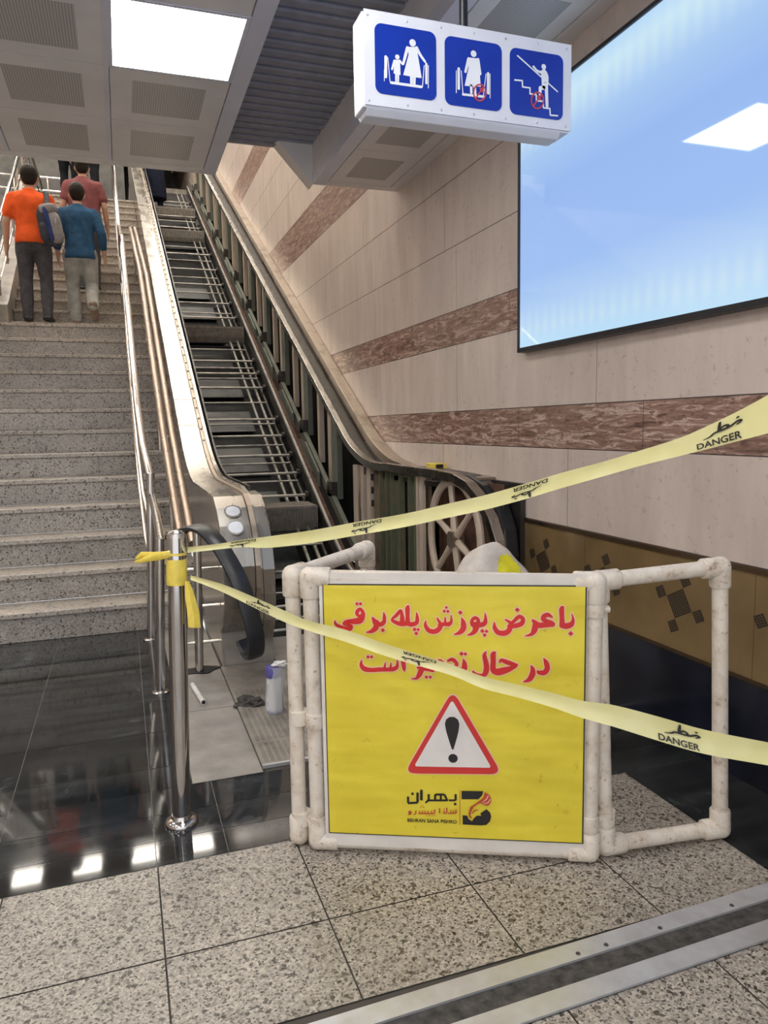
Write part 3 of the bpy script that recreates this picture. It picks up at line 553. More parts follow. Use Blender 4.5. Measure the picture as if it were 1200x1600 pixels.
for i in range(len(gx) - 1):
    for j in range(len(gy) - 1):
        x1, x0 = gx[i] - .004, gx[i + 1] + .012; y1, y0 = gy[j], gy[j + 1]
        if i == 0: x1 = .602
        if (i, j) in lights:
            r_ = root('ceiling_light', ((x0 + x1) / 2, (y0 + y1) / 2, ZC), where.get((i, j), 'white ceiling light panel out of view in the grey metal ceiling'), 'ceiling light', 'ceiling light panels of the lower hall')
            fr = MB(); g = .018
            for (a, b_, c, d) in ((x0, x1, y0, y0 + g), (x0, x1, y1 - g, y1), (x0, x0 + g, y0 + g, y1 - g), (x1 - g, x1, y0 + g, y1 - g)): fr.box(a, b_, c, d, ZC - .004, ZC + .012)
            put('frame', fr, M['ceil_edge'], r_)
            df = MB(); df.box(x0 + g, x1 - g, y0 + g, y1 - g, ZC + .001, ZC + .010)
            put('diffuser', df, M['light'], r_)
        elif i < 4: ceiling_panel(x0, x1, y0, y1, ceil)
        else: ceiling_panel(x0, x1, y0, y1, ceil)
# louvred dark strip between the soffits
lv = MB(); y = -3.0
while y < 5.38:
    lv.prism_x([(y, 3.205), (y + .012, 3.198), (y + .078, 3.206), (y + .086, 3.225), (y + .086, 3.24), (y + .07, 3.22), (y + .012, 3.212), (y, 3.22)], .687, 1.36); y += .098
lv.box(.687, 1.36, -3, 5.42, 3.27, 3.30)
struct('ceiling_louvre', lv, M['louver'])
# boxed-in duct along the right wall
dk = MB()
dk.box(1.362, XW - .001, -3, 5.262, ZC + .013, 3.30, 0)
dk.box(1.355, 1.44, -3, 5.266, ZC - .003, ZC + .075, 1)
dk.box(1.36, 1.365, -3, 5.264, ZC + .075, 3.2, 2)
dk.box(1.44, XW - .001, 5.18, 5.266, ZC - .001, ZC + .05, 0)
dk.box(1.905, XW - .001, -3, 5.18, ZC - .001, ZC + .02, 0)
dk.prism_y([(1.36, ZC - .002), (1.36, 3.27), (1.10, 3.27), (1.10, 3.22)], 5.262, 5.40, 2)
duct = struct('trim_3', dk, [M['ceil'], M['ceil_edge'], M['ceil']])
dy = [5.18, 4.55, 3.92, 3.29, 2.66, 2.03, 1.4, .77, .14, -.49, -1.12, -1.75, -2.38, -3]
for j in range(len(dy) - 1): ceiling_panel(1.445, 1.903, dy[j + 1], dy[j], duct)
# upper hall: far wall, left wall, high ceiling with its lamps
uw = MB(); uw.box(-4.6, .43, 19.5, 19.7, 0, 10); uw.box(.43, 2.2, 24, 24.2, 0, 10); uw.box(.40, .43, 19.5, 24, 0, 10)
struct('wall_back', uw, M['darkwall'])
lw = MB(); lw.box(-4.8, -4.6, -3, 24.2, -.05, 10)
struct('wall_left', lw, M['cream'])
uc = MB(); uc.box(-4.8, 2.2, 5.42, 24.2, 9.0, 9.2)
uc.box(-4.8, 2.2, 5.42, 5.5, 3.30, 9.0)
struct('ceiling_upper', uc, M['plaster'])
sb = MB(); sb.box(-4.6, .685, 5.25, 5.42, 3.15, 3.32); struct('ceiling_beam', sb, M['ceil'])
for x in (-3.9, -2.6, -1.3, 0, 1.3):
    for y in (7.2, 9.2, 11.2, 13.2, 15.4, 18):
        r_ = root('upper_ceiling_light', (x, y, 8.99), 'warm white light panel in the high ceiling of the upper hall', 'ceiling light', 'light panels of the upper hall')
        fr = MB(); fr.box(x - .33, x + .33, y - .33, y + .33, 8.975, 8.999); put('frame', fr, M['ceil_edge'], r_)
        df = MB(); df.box(x - .30, x + .30, y - .30, y + .30, 8.965, 8.976); put('diffuser', df, M['light_warm'], r_)
# back of the upper hall: shop-lit strips
# ================================================================== BILLBOARD
r_ = root('billboard', (1.95, .2, 1.62), 'large backlit pale blue advertising panel with dark frame on the stone wall', 'billboard')
f = MB()
yb0, yb1, zb0, zb1 = -2.6, 3.43, 1.612, 2.79
for (a, b_, c, d) in ((yb0, yb1, zb0, zb0 + .022), (yb0, yb1, zb1 - .016, zb1), (yb1 - .012, yb1, zb0, zb1), (yb0, yb0 + .012, zb0, zb1)): f.box(1.938, XW - .001, a, b_, c, d)
f.box(1.96, XW - .001, yb0 + .01, yb1 - .01, zb0 + .01, zb1 - .01)
put('frame', f, M['blackmetal'], r_)
f = MB(); f.quad((1.947, yb0 + .012, zb0 + .022), (1.947, yb1 - .012, zb0 + .022), (1.947, yb1 - .012, zb1 - .016), (1.947, yb0 + .012, zb1 - .016))
f.quad((1.958, yb0 + .012, zb0 + .022), (1.958, yb1 - .012, zb0 + .022), (1.958, yb1 - .012, zb1 - .016), (1.958, yb0 + .012, zb1 - .016))
put('lit_panel', f, M['billboard'], r_)
# ================================================================== HANGING SIGN
YS = 2.2
r_ = root('hanging_sign', (1.08, YS + .045, 2.19), 'white hanging sign with three blue escalator pictograms below the ceiling', 'sign')
sx0, sx1, sz0, sz1 = .727, 1.432, 2.190, 2.456
f = MB(); f.box(sx0, sx1, YS + .004, YS + .09, sz0, sz1)
f.prism_x([(YS + .002, sz0), (YS + .09, sz0), (YS + .078, sz0 - .018), (YS + .018, sz0 - .018)], sx0 + .012, sx1 - .03)
put('case', f, M['signwhite'], r_, bevel=.003)
f = MB(); f.box(sx0 + .006, sx1 + .004, YS - .002, YS + .004, sz0 + .006, sz1 + .004); face = put('face_plate', f, M['signwhite'], r_)
scr = None
for x in (.744, .867, .977, 1.087, 1.197, 1.311, 1.417):
    for z in (sz0 + .018, sz1 - .012):
        if scr is None: f = MB(); f.ball((x, YS - .002, z), .004, (1, .5, 1), 8); scr = put('screw', f, M['alu'], r_, origin=(x, YS, z)); continue
        o = scr.copy(); COL.objects.link(o); o.parent = r_; o.location = Vector((x, YS, z)) - ROOTLOC[r_.name]
for (x0, x1, z0, z1) in SQ:
    f = MB(); rr = .022; pts = []
    for cx, cz, a0 in ((x1 - rr, z1 - rr, 0), (x0 + rr, z1 - rr, 90), (x0 + rr, z0 + rr, 180), (x1 - rr, z0 + rr, 270)):
        for k in range(6): a = math.radians(a0 + 18 * k); pts.append((cx + rr * math.cos(a), cz + rr * math.sin(a)))
    f.prism_y(pts, YS - .0035, YS - .002); put('blue_square', f, M['signblue'], r_)
fpic = lambda u, v, l=0: (u, YS - .0042 - l, v); fring = lambda u, v, l=0: (u, YS - .0051 - l, v)
n5 = 17
for strk, polys in ((SW[:n5], SP[:2]), (SW[n5:n5 + 12], SP[2:]), (SW[n5 + 12:], [])):
    f = MB(); strokes_to(f, strk, fpic)
    for p in polys: poly_to(f, p, fpic)
    put('pictogram', f, M['signpic'], r_)
for k in (0, 3):
    f = MB(); strokes_to(f, SR[k:k + 3], fring, smooth=False); put('prohibition_ring', f, M['signred'], r_)
f = MB(); f.tube([(1.075, YS + .045, sz1 - .01), (1.075, YS + .045, 3.21)], .0135, 12); put('hanger', f, M['blackmetal'], r_, True)
# ================================================================== ESCALATOR (stripped for repair)
S_ = .545; YI = 5.45
def inc(y): return max(0.0, S_ * (y - YI))
YT = 17.2
ZT = inc(YT)
def line(off, y0, y1, bend=True, n=14):
    """profile (y,z) that follows the step line at a height above it, eased at the lower bend"""
    pts = []
    ys = [y0 + (YI + .5 - y0) * k / n for k in range(n)] if y0 < YI + .5 else []
    for y in ys:
        d = y - (YI - .5)
        z = 0 if d <= 0 else S_ * d * d / 2.0
        pts.append((y, off + z))
    pts += [(max(YI + .5, y0), off + inc(max(YI + .5, y0))), (y1, off + inc(y1))]
    return pts
E_ = root('escalator', (1.2, 4.2, 0), 'escalator stripped of its steps and panels for repair beside the stone wall', 'escalator')
# --- left balustrade: outer deck with newel, side panel, guide channel, inner rim
nose = [(3.86, .19), (3.73, .27), (3.655, .36), (3.61, .47), (3.605, .58), (3.64, .68), (3.71, .77), (3.81, .85), (3.93, .90)]
deck = nose + [(4.1, .907), (4.5, .907), (4.95, .907)] + [(y, .907 - .005 + z - .0) for y, z in line(0, 5.0, YT)][1:]
deck_in = [(y + .012 if i < 6 else y, z - .014 if i > 4 else z) for i, (y, z) in enumerate(deck)]
deck_in = []
for i, (y, z) in enumerate(deck):
    a = deck[max(i - 1, 0)]; b = deck[min(i + 1, len(deck) - 1)]
    ty, tz = b[0] - a[0], b[1] - a[1]; l = math.hypot(ty, tz); deck_in.append((y + tz / l * .02, z - ty / l * .02))
mb = MB(); mb.band(deck, deck_in, .433, .586); put('deck_panel', mb, M['deck'], E_, bevel=.002)
# joints between deck sheets
mb = MB()
for y in (6.15, 6.55, 7.6, 8.3, 9.3, 10.1, 11.2, 12.2, 13.5, 14.7):
    z = .902 + inc(y); mb.prism_x([(y, z + .0015), (y + .006, z + .0048), (y + .006, z - .005), (y, z - .008)], .4335, .5855)
put('deck_joint', mb, M['guide'], E_)
# the two round covers on the newel nose
def nose_pt(s):
    k = s * (len(nose) - 1); i = min(int(k), len(nose) - 2); t = k - i
    return Vector((0, nose[i][0] * (1 - t) + nose[i + 1][0] * t, nose[i][1] * (1 - t) + nose[i + 1][1] * t))
for s, lab in ((.845, None), (.735, None)):
    p = nose_pt(s); t = (nose_pt(min(s + .04, 1)) - nose_pt(s - .04)).normalized(); nrm = Vector((0, -t.z, t.y)); p = p + nrm * .001
    mb = MB(); mb.tube([(.512, p.y, p.z), (.512, p.y + nrm.y * .006, p.z + nrm.z * .006)], .044, 24)
    o = put('round_cover', mb, M['steel'], E_)
    mb = MB(); q = p + nrm * .0062; mb.tube([(.512, q.y, q.z), (.512, q.y + nrm.y * .001, q.z + nrm.z * .001)], .036, 24); put('cover_disc', mb, M['alu'], o)
# outer side panel
side = [(3.86, .0)] + [(y + .004, z) for y, z in deck_in] + [(YT, ZT - .35), (5.6, -.1), (5.0, -.1)]
mb = MB(); mb.prism_x(side, .437, .447); put('side_panel', mb, M['steel'], E_)
mb = MB(); mb.prism_x([(3.87, 0), (3.87, .19), (4.0, .19), (4.9, .19), (4.9, 0)], .440, .712); put('newel_base', mb, M['greystone'], E_, bevel=.004)
# rough guide channel, then the polished inner rim
def offs_prof(prof, d):
    o = []
    for i, (y, z) in enumerate(prof):
        a = prof[max(i - 1, 0)]; b = prof[min(i + 1, len(prof) - 1)]
        ty, tz = b[0] - a[0], b[1] - a[1]; l = math.hypot(ty, tz); o.append((y + tz / l * d, z - ty / l * d))
    return o
gp = offs_prof(deck, -.012)
mb = MB(); mb.band(gp, offs_prof(gp, .05), .588, .612); put('handrail_guide', mb, M['guide'], E_)
mb = MB()
for k in range(70):
    y = 5.9 + .16 * k
    z = .902 + inc(y) + .016; mb.box(.593, .607, y, y + .05, z - .006, z + .008)
put('guide_clip', mb, M['dkmetal'], E_)
rim_nose = [(3.80, .17), (3.72, .28), (3.685, .42), (3.69, .55), (3.73, .66), (3.80, .76), (3.90, .85), (4.02, .905), (4.2, .93)]
rim = rim_nose + [(4.6, .932), (4.95, .932)] + [(y, .93 + z) for y, z in line(0, 5.0, YT)][1:]
mb = MB(); mb.band(rim, offs_prof(rim, .035), .614, .637); put('inner_guide', mb, M['deck'], E_)
rn = [(y + .02, z - .012) for y, z in rim_nose[:-1]]
mb = MB(); mb.prism_x(rn + [(4.22, .90), (4.5, .80), (4.62, .5), (4.62, .16)], .641, .704)
put('newel_rim', mb, M['deck'], E_, bevel=.003)
mb = MB()
for (y, z) in ((3.735, .44), (3.728, .40)): mb.tube([(.70, y - .004, z), (.70, y - .0005, z)], .009, 10)
inner = rim[8:]
mb2 = MB(); mb2.band(inner, [(y, z - .95) for y, z in inner], .658, .672); put('inner_panel', mb2, M['dkmetal'], E_)
mb = MB(); sk = line(.10, 4.3, YT); mb.band(sk, [(y, z - .45) for y, z in sk], .690, .705); put('skirt_panel', mb, M['dkmetal'], E_)
# --- pit: front wall, inclined drip pan
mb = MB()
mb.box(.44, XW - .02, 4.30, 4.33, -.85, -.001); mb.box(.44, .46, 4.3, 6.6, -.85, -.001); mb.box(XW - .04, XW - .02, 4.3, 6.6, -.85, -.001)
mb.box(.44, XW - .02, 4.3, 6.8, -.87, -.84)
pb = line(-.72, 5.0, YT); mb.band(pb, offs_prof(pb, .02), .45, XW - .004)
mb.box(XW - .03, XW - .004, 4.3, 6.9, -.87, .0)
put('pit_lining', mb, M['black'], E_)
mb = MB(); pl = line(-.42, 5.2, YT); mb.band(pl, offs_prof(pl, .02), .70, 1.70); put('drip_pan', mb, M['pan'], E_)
rib0 = None
for (y, z) in [(5.9 + .66 * k, inc(5.9 + .66 * k) - .44) for k in range(17)] + [(4.5 + .17 * k, -.60) for k in range(8)]:
    if rib0 is None:
        mb = MB(); mb.box(.705, 1.68, y, y + .045, z, z + .055); rib0 = put('pan_rib', mb, M['dkmetal'], E_, origin=(.705, y, z)); continue
    o = rib0.copy(); COL.objects.link(o); o.parent = E_; o.location = Vector((.705, y, z)) - Vector((1.2, 4.2, 0))
pp0 = None
for k in range(9):      # lighter plates of the pan between the cross members
    y = 6.1 + .75 * k; z0 = inc(y) - .36; z1 = inc(y + .42) - .36
    if pp0 is None:
        mb = MB(); mb.prism_x([(y, z0), (y + .42, z1), (y + .42, z1 - .006), (y, z0 - .006)], .76, 1.42); pp0 = put('pan_plate', mb, M['pan_plate'], E_, origin=(.76, y, z0)); continue
    o = pp0.copy(); COL.objects.link(o); o.parent = E_; o.location = Vector((.76, y, z0)) - Vector((1.2, 4.2, 0))
# --- axles (one mesh each) and the steps left in place
AX = [4.66, 4.95, 5.3, 5.54, 5.76, 6.05, 6.71, 6.93, 7.05, 7.22, 7.35, 7.53, 7.7, 7.93, 8.02, 8.37, 8.7, 8.92, 9.04, 9.18, 9.36, 9.67, 10.64, 10.79, 11.14, 11.53, 11.86, 12.14, 12.5, 12.9, 13.21, 13.56, 14.65, 15.04, 15.35, 15.6, 15.85, 16.1, 16.35]
def make_axle(y, r, x0, x1):
    z = inc(y) - .055; mb = MB(); mb.tube([(x0, y, z), (x1, y, z)], r, 10)
    return put('axle', mb, M['axle'], E_, True, origin=(x0, y, z))
a_thick = a_thin = None
for i, y in enumerate(AX):
    thick = i % 2 == 0
    if thick and a_thick is None: a_thick = make_axle(y, .013, .70, 1.60); continue
    if not thick and a_thin is None: a_thin = make_axle(y, .0085, .70, 1.56); continue
    src = a_thick if thick else a_thin
    o = src.copy(); COL.objects.link(o); o.parent = E_; o.location = Vector((.70, y, inc(y) - .055)) - Vector((1.2, 4.2, 0)); o.rotation_euler.x = random.random()
# roller wheels at the axle ends
rw = None
for i, y in enumerate(AX[::2]):
    z = inc(y) - .055
    if rw is None:
        mb = MB(); mb.tube([(1.575, y, z), (1.605, y, z)], .038, 16); rw = put('roller', mb, M['dkmetal'], E_, True, origin=(1.59, y, z)); continue
    o = rw.copy(); COL.objects.link(o); o.parent = E_; o.location = Vector((1.59, y, z)) - Vector((1.2, 4.2, 0))
def make_step(y):
    z = inc(y) - .10; mb = MB()
    mb.box(.70, 1.60, y + .012, y + .40, z + .17, z + .185, 0)
    for k in range(60):
        x = .705 + k * .0149; mb.prism_x([(y + .0, z - .02), (y - .012, z + .05), (y - .004, z + .19), (y + .4, z + .195), (y + .4, z + .182), (y + .012, z + .18), (y + .016, z - .02)], x, x + .0075, 0)
    mb.box(.70, 1.60, y + .016, y + .03, z - .03, z + .185, 1)
    return put('step', mb, [M['ribbed'], M['black']], E_, origin=(1.15, y, z))
s0 = make_step(6.33)
for y in (10.02, 14.05, 15.42):
    o = s0.copy(); COL.objects.link(o); o.parent = E_; o.location = Vector((1.15, y, inc(y) - .10)) - Vector((1.2, 4.2, 0))
# chain tracks under the right ends of the axles
for x, off in ((1.40, -.10), (1.49, -.09), (1.56, -.10)):
    mb = MB(); p = line(off, 4.4, YT); mb.band(p, offs_prof(p, .03), x, x + .022); put('roller_track', mb, M['track'] if x < 1.5 else M['dkmetal'], E_)
# --- right side: skirt rail, rusty channel, sill beam
mb = MB(); p = line(.07, 4.4, YT); mb.band(p, offs_prof(p, .12), 1.615, 1.645); sr_ = put('skirt_rail', mb, M['dkmetal'], E_)
mb = MB(); q = offs_prof(p, -.008); mb.band(q, offs_prof(q, .012), 1.625, 1.645); put('edge_strip', mb, M['axle'], sr_)
mb = MB(); p = line(.01, 4.5, YT); mb.band(p, offs_prof(p, .06), 1.66, 1.705); put('rust_channel', mb, M['rust'], E_)
mb = MB(); p = line(.15, 5.5, YT); mb.band(p, offs_prof(p, .07), 1.735, 1.775); put('sill_beam', mb, M['greenpaint'], E_)
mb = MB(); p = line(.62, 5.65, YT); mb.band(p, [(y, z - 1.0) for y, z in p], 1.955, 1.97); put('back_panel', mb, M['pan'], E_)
# --- posts of the bare balustrade frame
def post(y, x, wy, wx, h0, h1, mname, nm='frame_post'):
    z = inc(y); mb = MB(); mb.box(x, x + wx, y, y + wy, z + h0, z + h1)
    return put(nm, mb, M[mname], E_, origin=(x, y, z), bevel=.003)
gp0 = post(6.35, 1.79, .17, .05, .12, .86, 'greenpaint'); tp0 = post(6.66, 1.82, .10, .05, .05, .86, 'tan', 'tan_strut')
tq0 = post(6.98, 1.80, .075, .05, .08, .84, 'tan', 'tan_strut')
def bracket(y):
    z = inc(y); mb = MB(); mb.box(1.735, 1.80, y + .0, y + .15, z + .14, z + .27)
    mb.box(1.725, 1.735, y + .03, y + .06, z + .17, z + .2); mb.box(1.725, 1.735, y + .09, y + .12, z + .2, z + .23)
    return put('bracket', mb, M['dkmetal'], E_, origin=(1.735, y, z))
b0 = bracket(6.36)
for k in range(1, 11):
    d = 1.03 * k
    for src in (gp0, tp0, tq0, b0):
        o = src.copy(); COL.objects.link(o); o.parent = E_; o.location = src.location + Vector((0, d, S_ * d))
for k in range(11):
    y = 6.7 + 1.03 * k; z = inc(y)
    mb = MB(); mb.prism_x([(y, z + .16), (y + .5, z + .16 + .5 * S_), (y + .5, z + .08 + .5 * S_), (y, z + .02)], 1.70, 1.72); put('gusset_plate', mb, M['greenpaint'], E_)
# lower level part: posts, two painted plates, struts
for (y, mname, wy) in ((5.78, 'tan', .10), (5.62, 'tan', .06), (5.44, 'tan', .085)):
    mb = MB(); mb.box(1.79, 1.83, y, y + wy, .0, .94); put('tan_strut', mb, M[mname], E_, bevel=.003)
mb = MB(); mb.add([(1.80, 5.60, .93), (1.80, 5.68, .93), (1.80, 5.9, .30), (1.80, 5.82, .30), (1.83, 5.60, .93), (1.83, 5.68, .93), (1.83, 5.9, .30), (1.83, 5.82, .30)], [(0, 1, 2, 3), (7, 6, 5, 4), (0, 4, 5, 1), (1, 5, 6, 2), (2, 6, 7, 3), (3, 7, 4, 0)]); put('brace', mb, M['guide'], E_)
for (y0, y1, mname) in ((4.98, 5.36, 'guide'), (4.74, 4.93, 'green'), (5.02, 5.16, 'green'), (4.46, 4.58, 'green')):
    mb = MB(); x = 1.80 if mname == 'green' else 1.825
    mb.box(x, x + .012, y0, y1, .0, .945); mb.box(x - .03, x, y0, y0 + .014, 0, .945); mb.box(x - .03, x, y1 - .014, y1, 0, .945)
    put('frame_plate', mb, M[mname], E_)
mb = MB()
for y in (5.40, 5.19, 4.95, 4.62):
    for z in (.84, .74, .64): mb.box(1.786, 1.80, y - .03, y, z, z + .05)
put('slot', mb, M['black'], E_)
mb = MB(); mb.box(1.84, 1.852, 4.36, 5.4, .0, .95); put('rear_plate', mb, M['guide'], E_)
for y in (4.36, 4.44):
    mb = MB(); mb.box(1.78, 1.81, y, y + .045, 0, .94); put('tan_strut', mb, M['tan'], E_, bevel=.003)
mb = MB(); mb.box(1.90, 1.905, 3.5, 4.36, 0.05, .93); put('rear_plate', mb, M['rust'], E_)
# spoked guide wheel of the handrail drive
WY, WZ, WR = 3.93, .585, .345
wh = MB()
ring = [(1.81, WY + WR * math.cos(2 * PI * k / 40), WZ + WR * math.sin(2 * PI * k / 40)) for k in range(41)]
wh.tube(ring, .022, 10, caps=False, flat=.03, wdir=(1, 0, 0))
wheel = put('guide_wheel', wh, M['tan'], E_, True)
mb = MB(); mb.tube([(1.78, WY, WZ), (1.85, WY, WZ)], .05, 18); put('hub', mb, M['guide'], wheel, True)
for k in range(6):
    a = .35 + 2 * PI * k / 6
    mb = MB(); mb.tube([(1.815, WY + .03 * math.cos(a), WZ + .03 * math.sin(a)), (1.815, WY + .2 * math.cos(a), WZ + .2 * math.sin(a)), (1.815, WY + WR * math.cos(a), WZ + WR * math.sin(a))], [.026, .018, .022], 8)
    put('spoke', mb, M['tan'], wheel, True)
# right guide (silver), dark handrail slot and outer deck
rg = [(3.37, .30), (3.285, .46), (3.275, .56), (3.30, .67), (3.375, .78), (3.50, .88), (3.64, .945), (3.83, .982), (4.1, .988), (4.6, .988), (4.95, .99)]
rgl = rg + [(y, .99 + z * 1.0) for y, z in line(0, 5.0, YT)][1:]
rgl = [(y, z - (.13 * min(1, max(0, (y - 5.0) / 1.2)))) for y, z in rgl]
mb = MB(); mb.band(rgl, offs_prof(rgl, .055), 1.745, 1.80); put('handrail_guide', mb, M['deck'], E_, bevel=.004)
bl = [(3.56, .22), (3.44, .40), (3.405, .56), (3.43, .70), (3.52, .83), (3.66, .92), (3.85, .965), (4.2, .975), (4.7, .975), (4.95, .975)]
bll = bl + [(y, .965 + z) for y, z in line(0, 5.0, YT)][1:]
mb = MB(); mb.band(bll[:9], offs_prof(bll[:9], .10), 1.86, 1.945); put('handrail', mb, M['rubber'], E_, bevel=.012)
mb = MB(); q = [(y, z - .07) for y, z in bll[7:]]; mb.band(q, offs_prof(q, .03), 1.80, 1.885); put('handrail_slot', mb, M['dkmetal'], E_)
od = [(3.75, .955), (4.2, .968), (4.95, .97)] + [(y, .985 + z) for y, z in line(0, 5.0, YT)][1:]
od = [(y, z + .03 * min(1, max(0, (y - 5.2) / 1.0))) for y, z in od]
mb = MB(); mb.band(od, offs_prof(od, .07), 1.886 , XW - .003); put('outer_deck', mb, M['guide'], E_, bevel=.003)
mb = MB(); mb.box(1.955, 1.982, 3.42, 4.9, .0, .94); put('outer_panel', mb, M['dkmetal'], E_)
# upper landing of the escalator
mb = MB(); mb.box(.44, XW - .02, YT, 24, ZT - .1, ZT - .001); put('upper_landing', mb, M['plate'], E_)
# --- cover plates at the foot (lie loose on the pit edge)
cp = MB()
x0, x1 = .427, 1.979
cp.box(x0, x1, 2.636, 2.835, .0, .012, 0)
for k in range(0): pass
c1 = put('floor_cover_plate', cp, [M['plate'], M['alu']], None, origin=(1.2, 2.73, 0))
tag(c1, 'narrow worn cover plate with bright front edge, in front of the escalator', 'cover plate')
cp = MB(); cp.box(x0, x1, 2.839, 3.86, .0, .010)
c2 = put('floor_cover_plate', cp, M['plate'], None, origin=(1.2, 3.3, 0)); tag(c2, 'large stained cover plate under the wrapped bottle at the escalator foot', 'cover plate')
cp = MB(); cp.box(.72, x1, 3.864, 4.30, .0, .010)
c3 = put('floor_cover_plate', cp, M['greystone'], None, origin=(1.2, 4.1, 0)); tag(c3, 'plain cover plate at the edge of the open escalator pit', 'cover plate')
# plate relief
for c, ya, yb in ((c1, 2.645, 2.828), (c2, 2.85, 3.45)):
    mb = MB(); y = ya + .01
    while y < yb - .008:
        x = x0 + .015
        while x < x1 - .02: mb.box(x, x + .014, y, y + .005, .0118 if c is c1 else .0098, .0136 if c is c1 else .0116); x += .024
        y += .0135
    put('raised_tread', mb, M['plate'], c)
mb = MB(); mb.box(x0, x1, 2.624, 2.6355, .0, .013); put('edge_strip', mb, M['alu'], c1)
# slab under plates hides the gap
# ================================================================== RAILINGS
# polished stair handrail
H_ = root('stair_handrail', (.13, 4.57, 0), 'polished steel handrail climbing the stairs beside the escalator', 'handrail')
xr = .112
hp = [(.150, 4.57, .96), (xr + .01, 4.9, 1.16)] + [(xr, nose_y(k), k * ST_R + .90) for k in (3, 6, 9, 12, 13)] + [(xr, 8.7, 13 * ST_R + .92), (xr, 9.5, 13 * ST_R + .95)] + [(xr, nose_y(k), k * ST_R + .90) for k in (15, 20, 25, 29)] + [(xr, nose_y(29) + 2.5, 29 * ST_R + .92)]
mb = MB(); mb.tube(hp, .024, 14); put('top_rail', mb, M['chrome'], H_, True)
for dz, r in ((-.30, .014), (-.58, .014)):
    mb = MB(); mb.tube([(x - .012, y, z + dz) for x, y, z in hp], r, 10); put('lower_rail', mb, M['steel'], H_, True)
mb = MB(); mb.tube([(.105, 4.57, 0), (.150, 4.57, 1.0)], .025, 14); mb.lathe([(.045, 0), (.045, .008), (.03, .014)], (.105, 4.57, 0), 20); put('post', mb, M['chrome'], H_, True)
for k in (5, 9, 13, 16, 20, 24, 28):
    y = nose_y(k) + .12; z = k * ST_R
    mb = MB(); mb.tube([(xr, y, z), (xr, y, z + .93)], .019, 12); put('post', mb, M['steel'], H_, True)
mb = MB(); mb.tube([(.150, 4.57, .87), (.152, 4.1, .80), (.150, 3.61, .725)], .022, 12); put('end_rail', mb, M['steel'], H_, True)
mb = MB(); mb.tube([(.112, 3.61, 0), (.145, 3.61, .745)], .021, 14); mb.lathe([(.04, 0), (.04, .006), (.025, .01)], (.112, 3.61, 0), 20); put('post', mb, M['chrome'], H_, True)
mb = MB(); mb.tube([(.100, 3.66, .02), (.126, 3.66, .60)], .012, 10); put('post', mb, M['steel'], H_, True)
# brown double pipe rail
P_ = root('pipe_rail', (.30, 4.06, 0), 'dull brown double pipe rail between the stairs and the escalator', 'handrail')
for dx in (-.028, .03):
    mb = MB(); mb.tube([(.30 + dx, 4.05, .64), (.30 + dx, 5.32, 1.215), (.30 + dx, 8.15, 2.819), (.30 + dx, 11.2, 4.03)], .025, 12); put('pipe', mb, M['brown_pipe'], P_, True)
for y, z in ((5.32, 1.215), (6.486, 1.85), (8.15, 2.819), (11.1, 3.98)):
    k = max(1, min(NST, int(1 + (y - Y1) / ST_T))) if y < 8.6 else 13 + int(1 + (y - 9.64) / ST_T)
    mb = MB(); mb.tube([(.30, y, k * ST_R), (.30, y, z)], .014, 10); put('post', mb, M['steel'], P_, True)
# short guard with three thin rods by the newel
G_ = root('guard_rail', (.317, 3.85, 0), 'short steel post with three thin rods fixed to the escalator newel', 'guard rail')
mb = MB(); mb.tube([(.317, 3.85, 0), (.337, 3.85, .745)], .022, 14); put('post', mb, M['steel'], G_, True)
for z in (.539, .345, .155):
    mb = MB(); mb.tube([(.18, 3.85, z + .004), (.4345, 3.85, z)], .0085, 8); put('rod', mb, M['steel'], G_, True)
# left handrail of the upper flight
L_ = root('stair_handrail', (-1.25, 9.64, 14 * ST_R), 'steel handrail of the upper flight left of the man in orange', 'handrail')
for dz, r in ((.92, .024), (.62, .014), (.34, .014)):
    mb = MB(); mb.tube([(-1.235, 9.4, 13 * ST_R + dz)] + [(-1.235, nose_y(k), k * ST_R + dz) for k in (14, 20, 25, 29)] + [(-1.235, 17.5, ztop + dz)], r, 12); put('top_rail' if dz > .9 else 'lower_rail', mb, M['chrome'], L_, True)
for k in range(14, 29, 3):
    y = nose_y(k) + .15; mb = MB(); mb.tube([(-1.235, y, k * ST_R + .2), (-1.235, y, k * ST_R + .95)], .018, 10); put('post', mb, M['chrome'], L_, True)
mb = MB(); mb.tube([(-1.235, 9.42, 13 * ST_R), (-1.235, 9.42, 13 * ST_R + .93)], .024, 12); put('post', mb, M['chrome'], L_, True)
N_ = root('cladding_rail', (-1.9, 10.3, 13 * ST_R + .9), 'steel rail running up the dark cladding at the far left', 'railing')
for dz in (.12, .42):
    mb = MB(); mb.tube([(-1.85, 10.3, 13 * ST_R + .92 + dz), (-1.85, nose_y(29) + .3, 29 * ST_R + 1.02 + dz)], .022, 10); put('rail', mb, M['chrome'], N_, True)
for k in range(9):
    t_ = k / 8; y_ = 10.35 + (nose_y(29) - 10.3) * t_; z_ = 13 * ST_R + .85 + (16 * ST_R + .12) * t_
    mb = MB(); mb.tube([(-1.85, y_, z_), (-1.85, y_, z_ + .52)], .018, 10); put('post', mb, M['chrome'], N_, True)
# railing on the upper floor
U_ = root('landing_railing', (-2.6, 16.6, ztop), 'glinting steel railing at the top of the stairs, left edge', 'railing')
for dz in (.25, .5, .75, 1.0):
    mb = MB(); mb.tube([(-4.5, 16.6, ztop + dz), (-.75, 16.6, ztop + dz)], .02, 10); put('rail', mb, M['chrome'], U_, True)
for k in range(13):
    mb = MB(); mb.tube([(-4.4 + k * .3, 16.6, ztop), (-4.4 + k * .3, 16.6, ztop + 1.02)], .02, 10); put('post', mb, M['chrome'], U_, True)
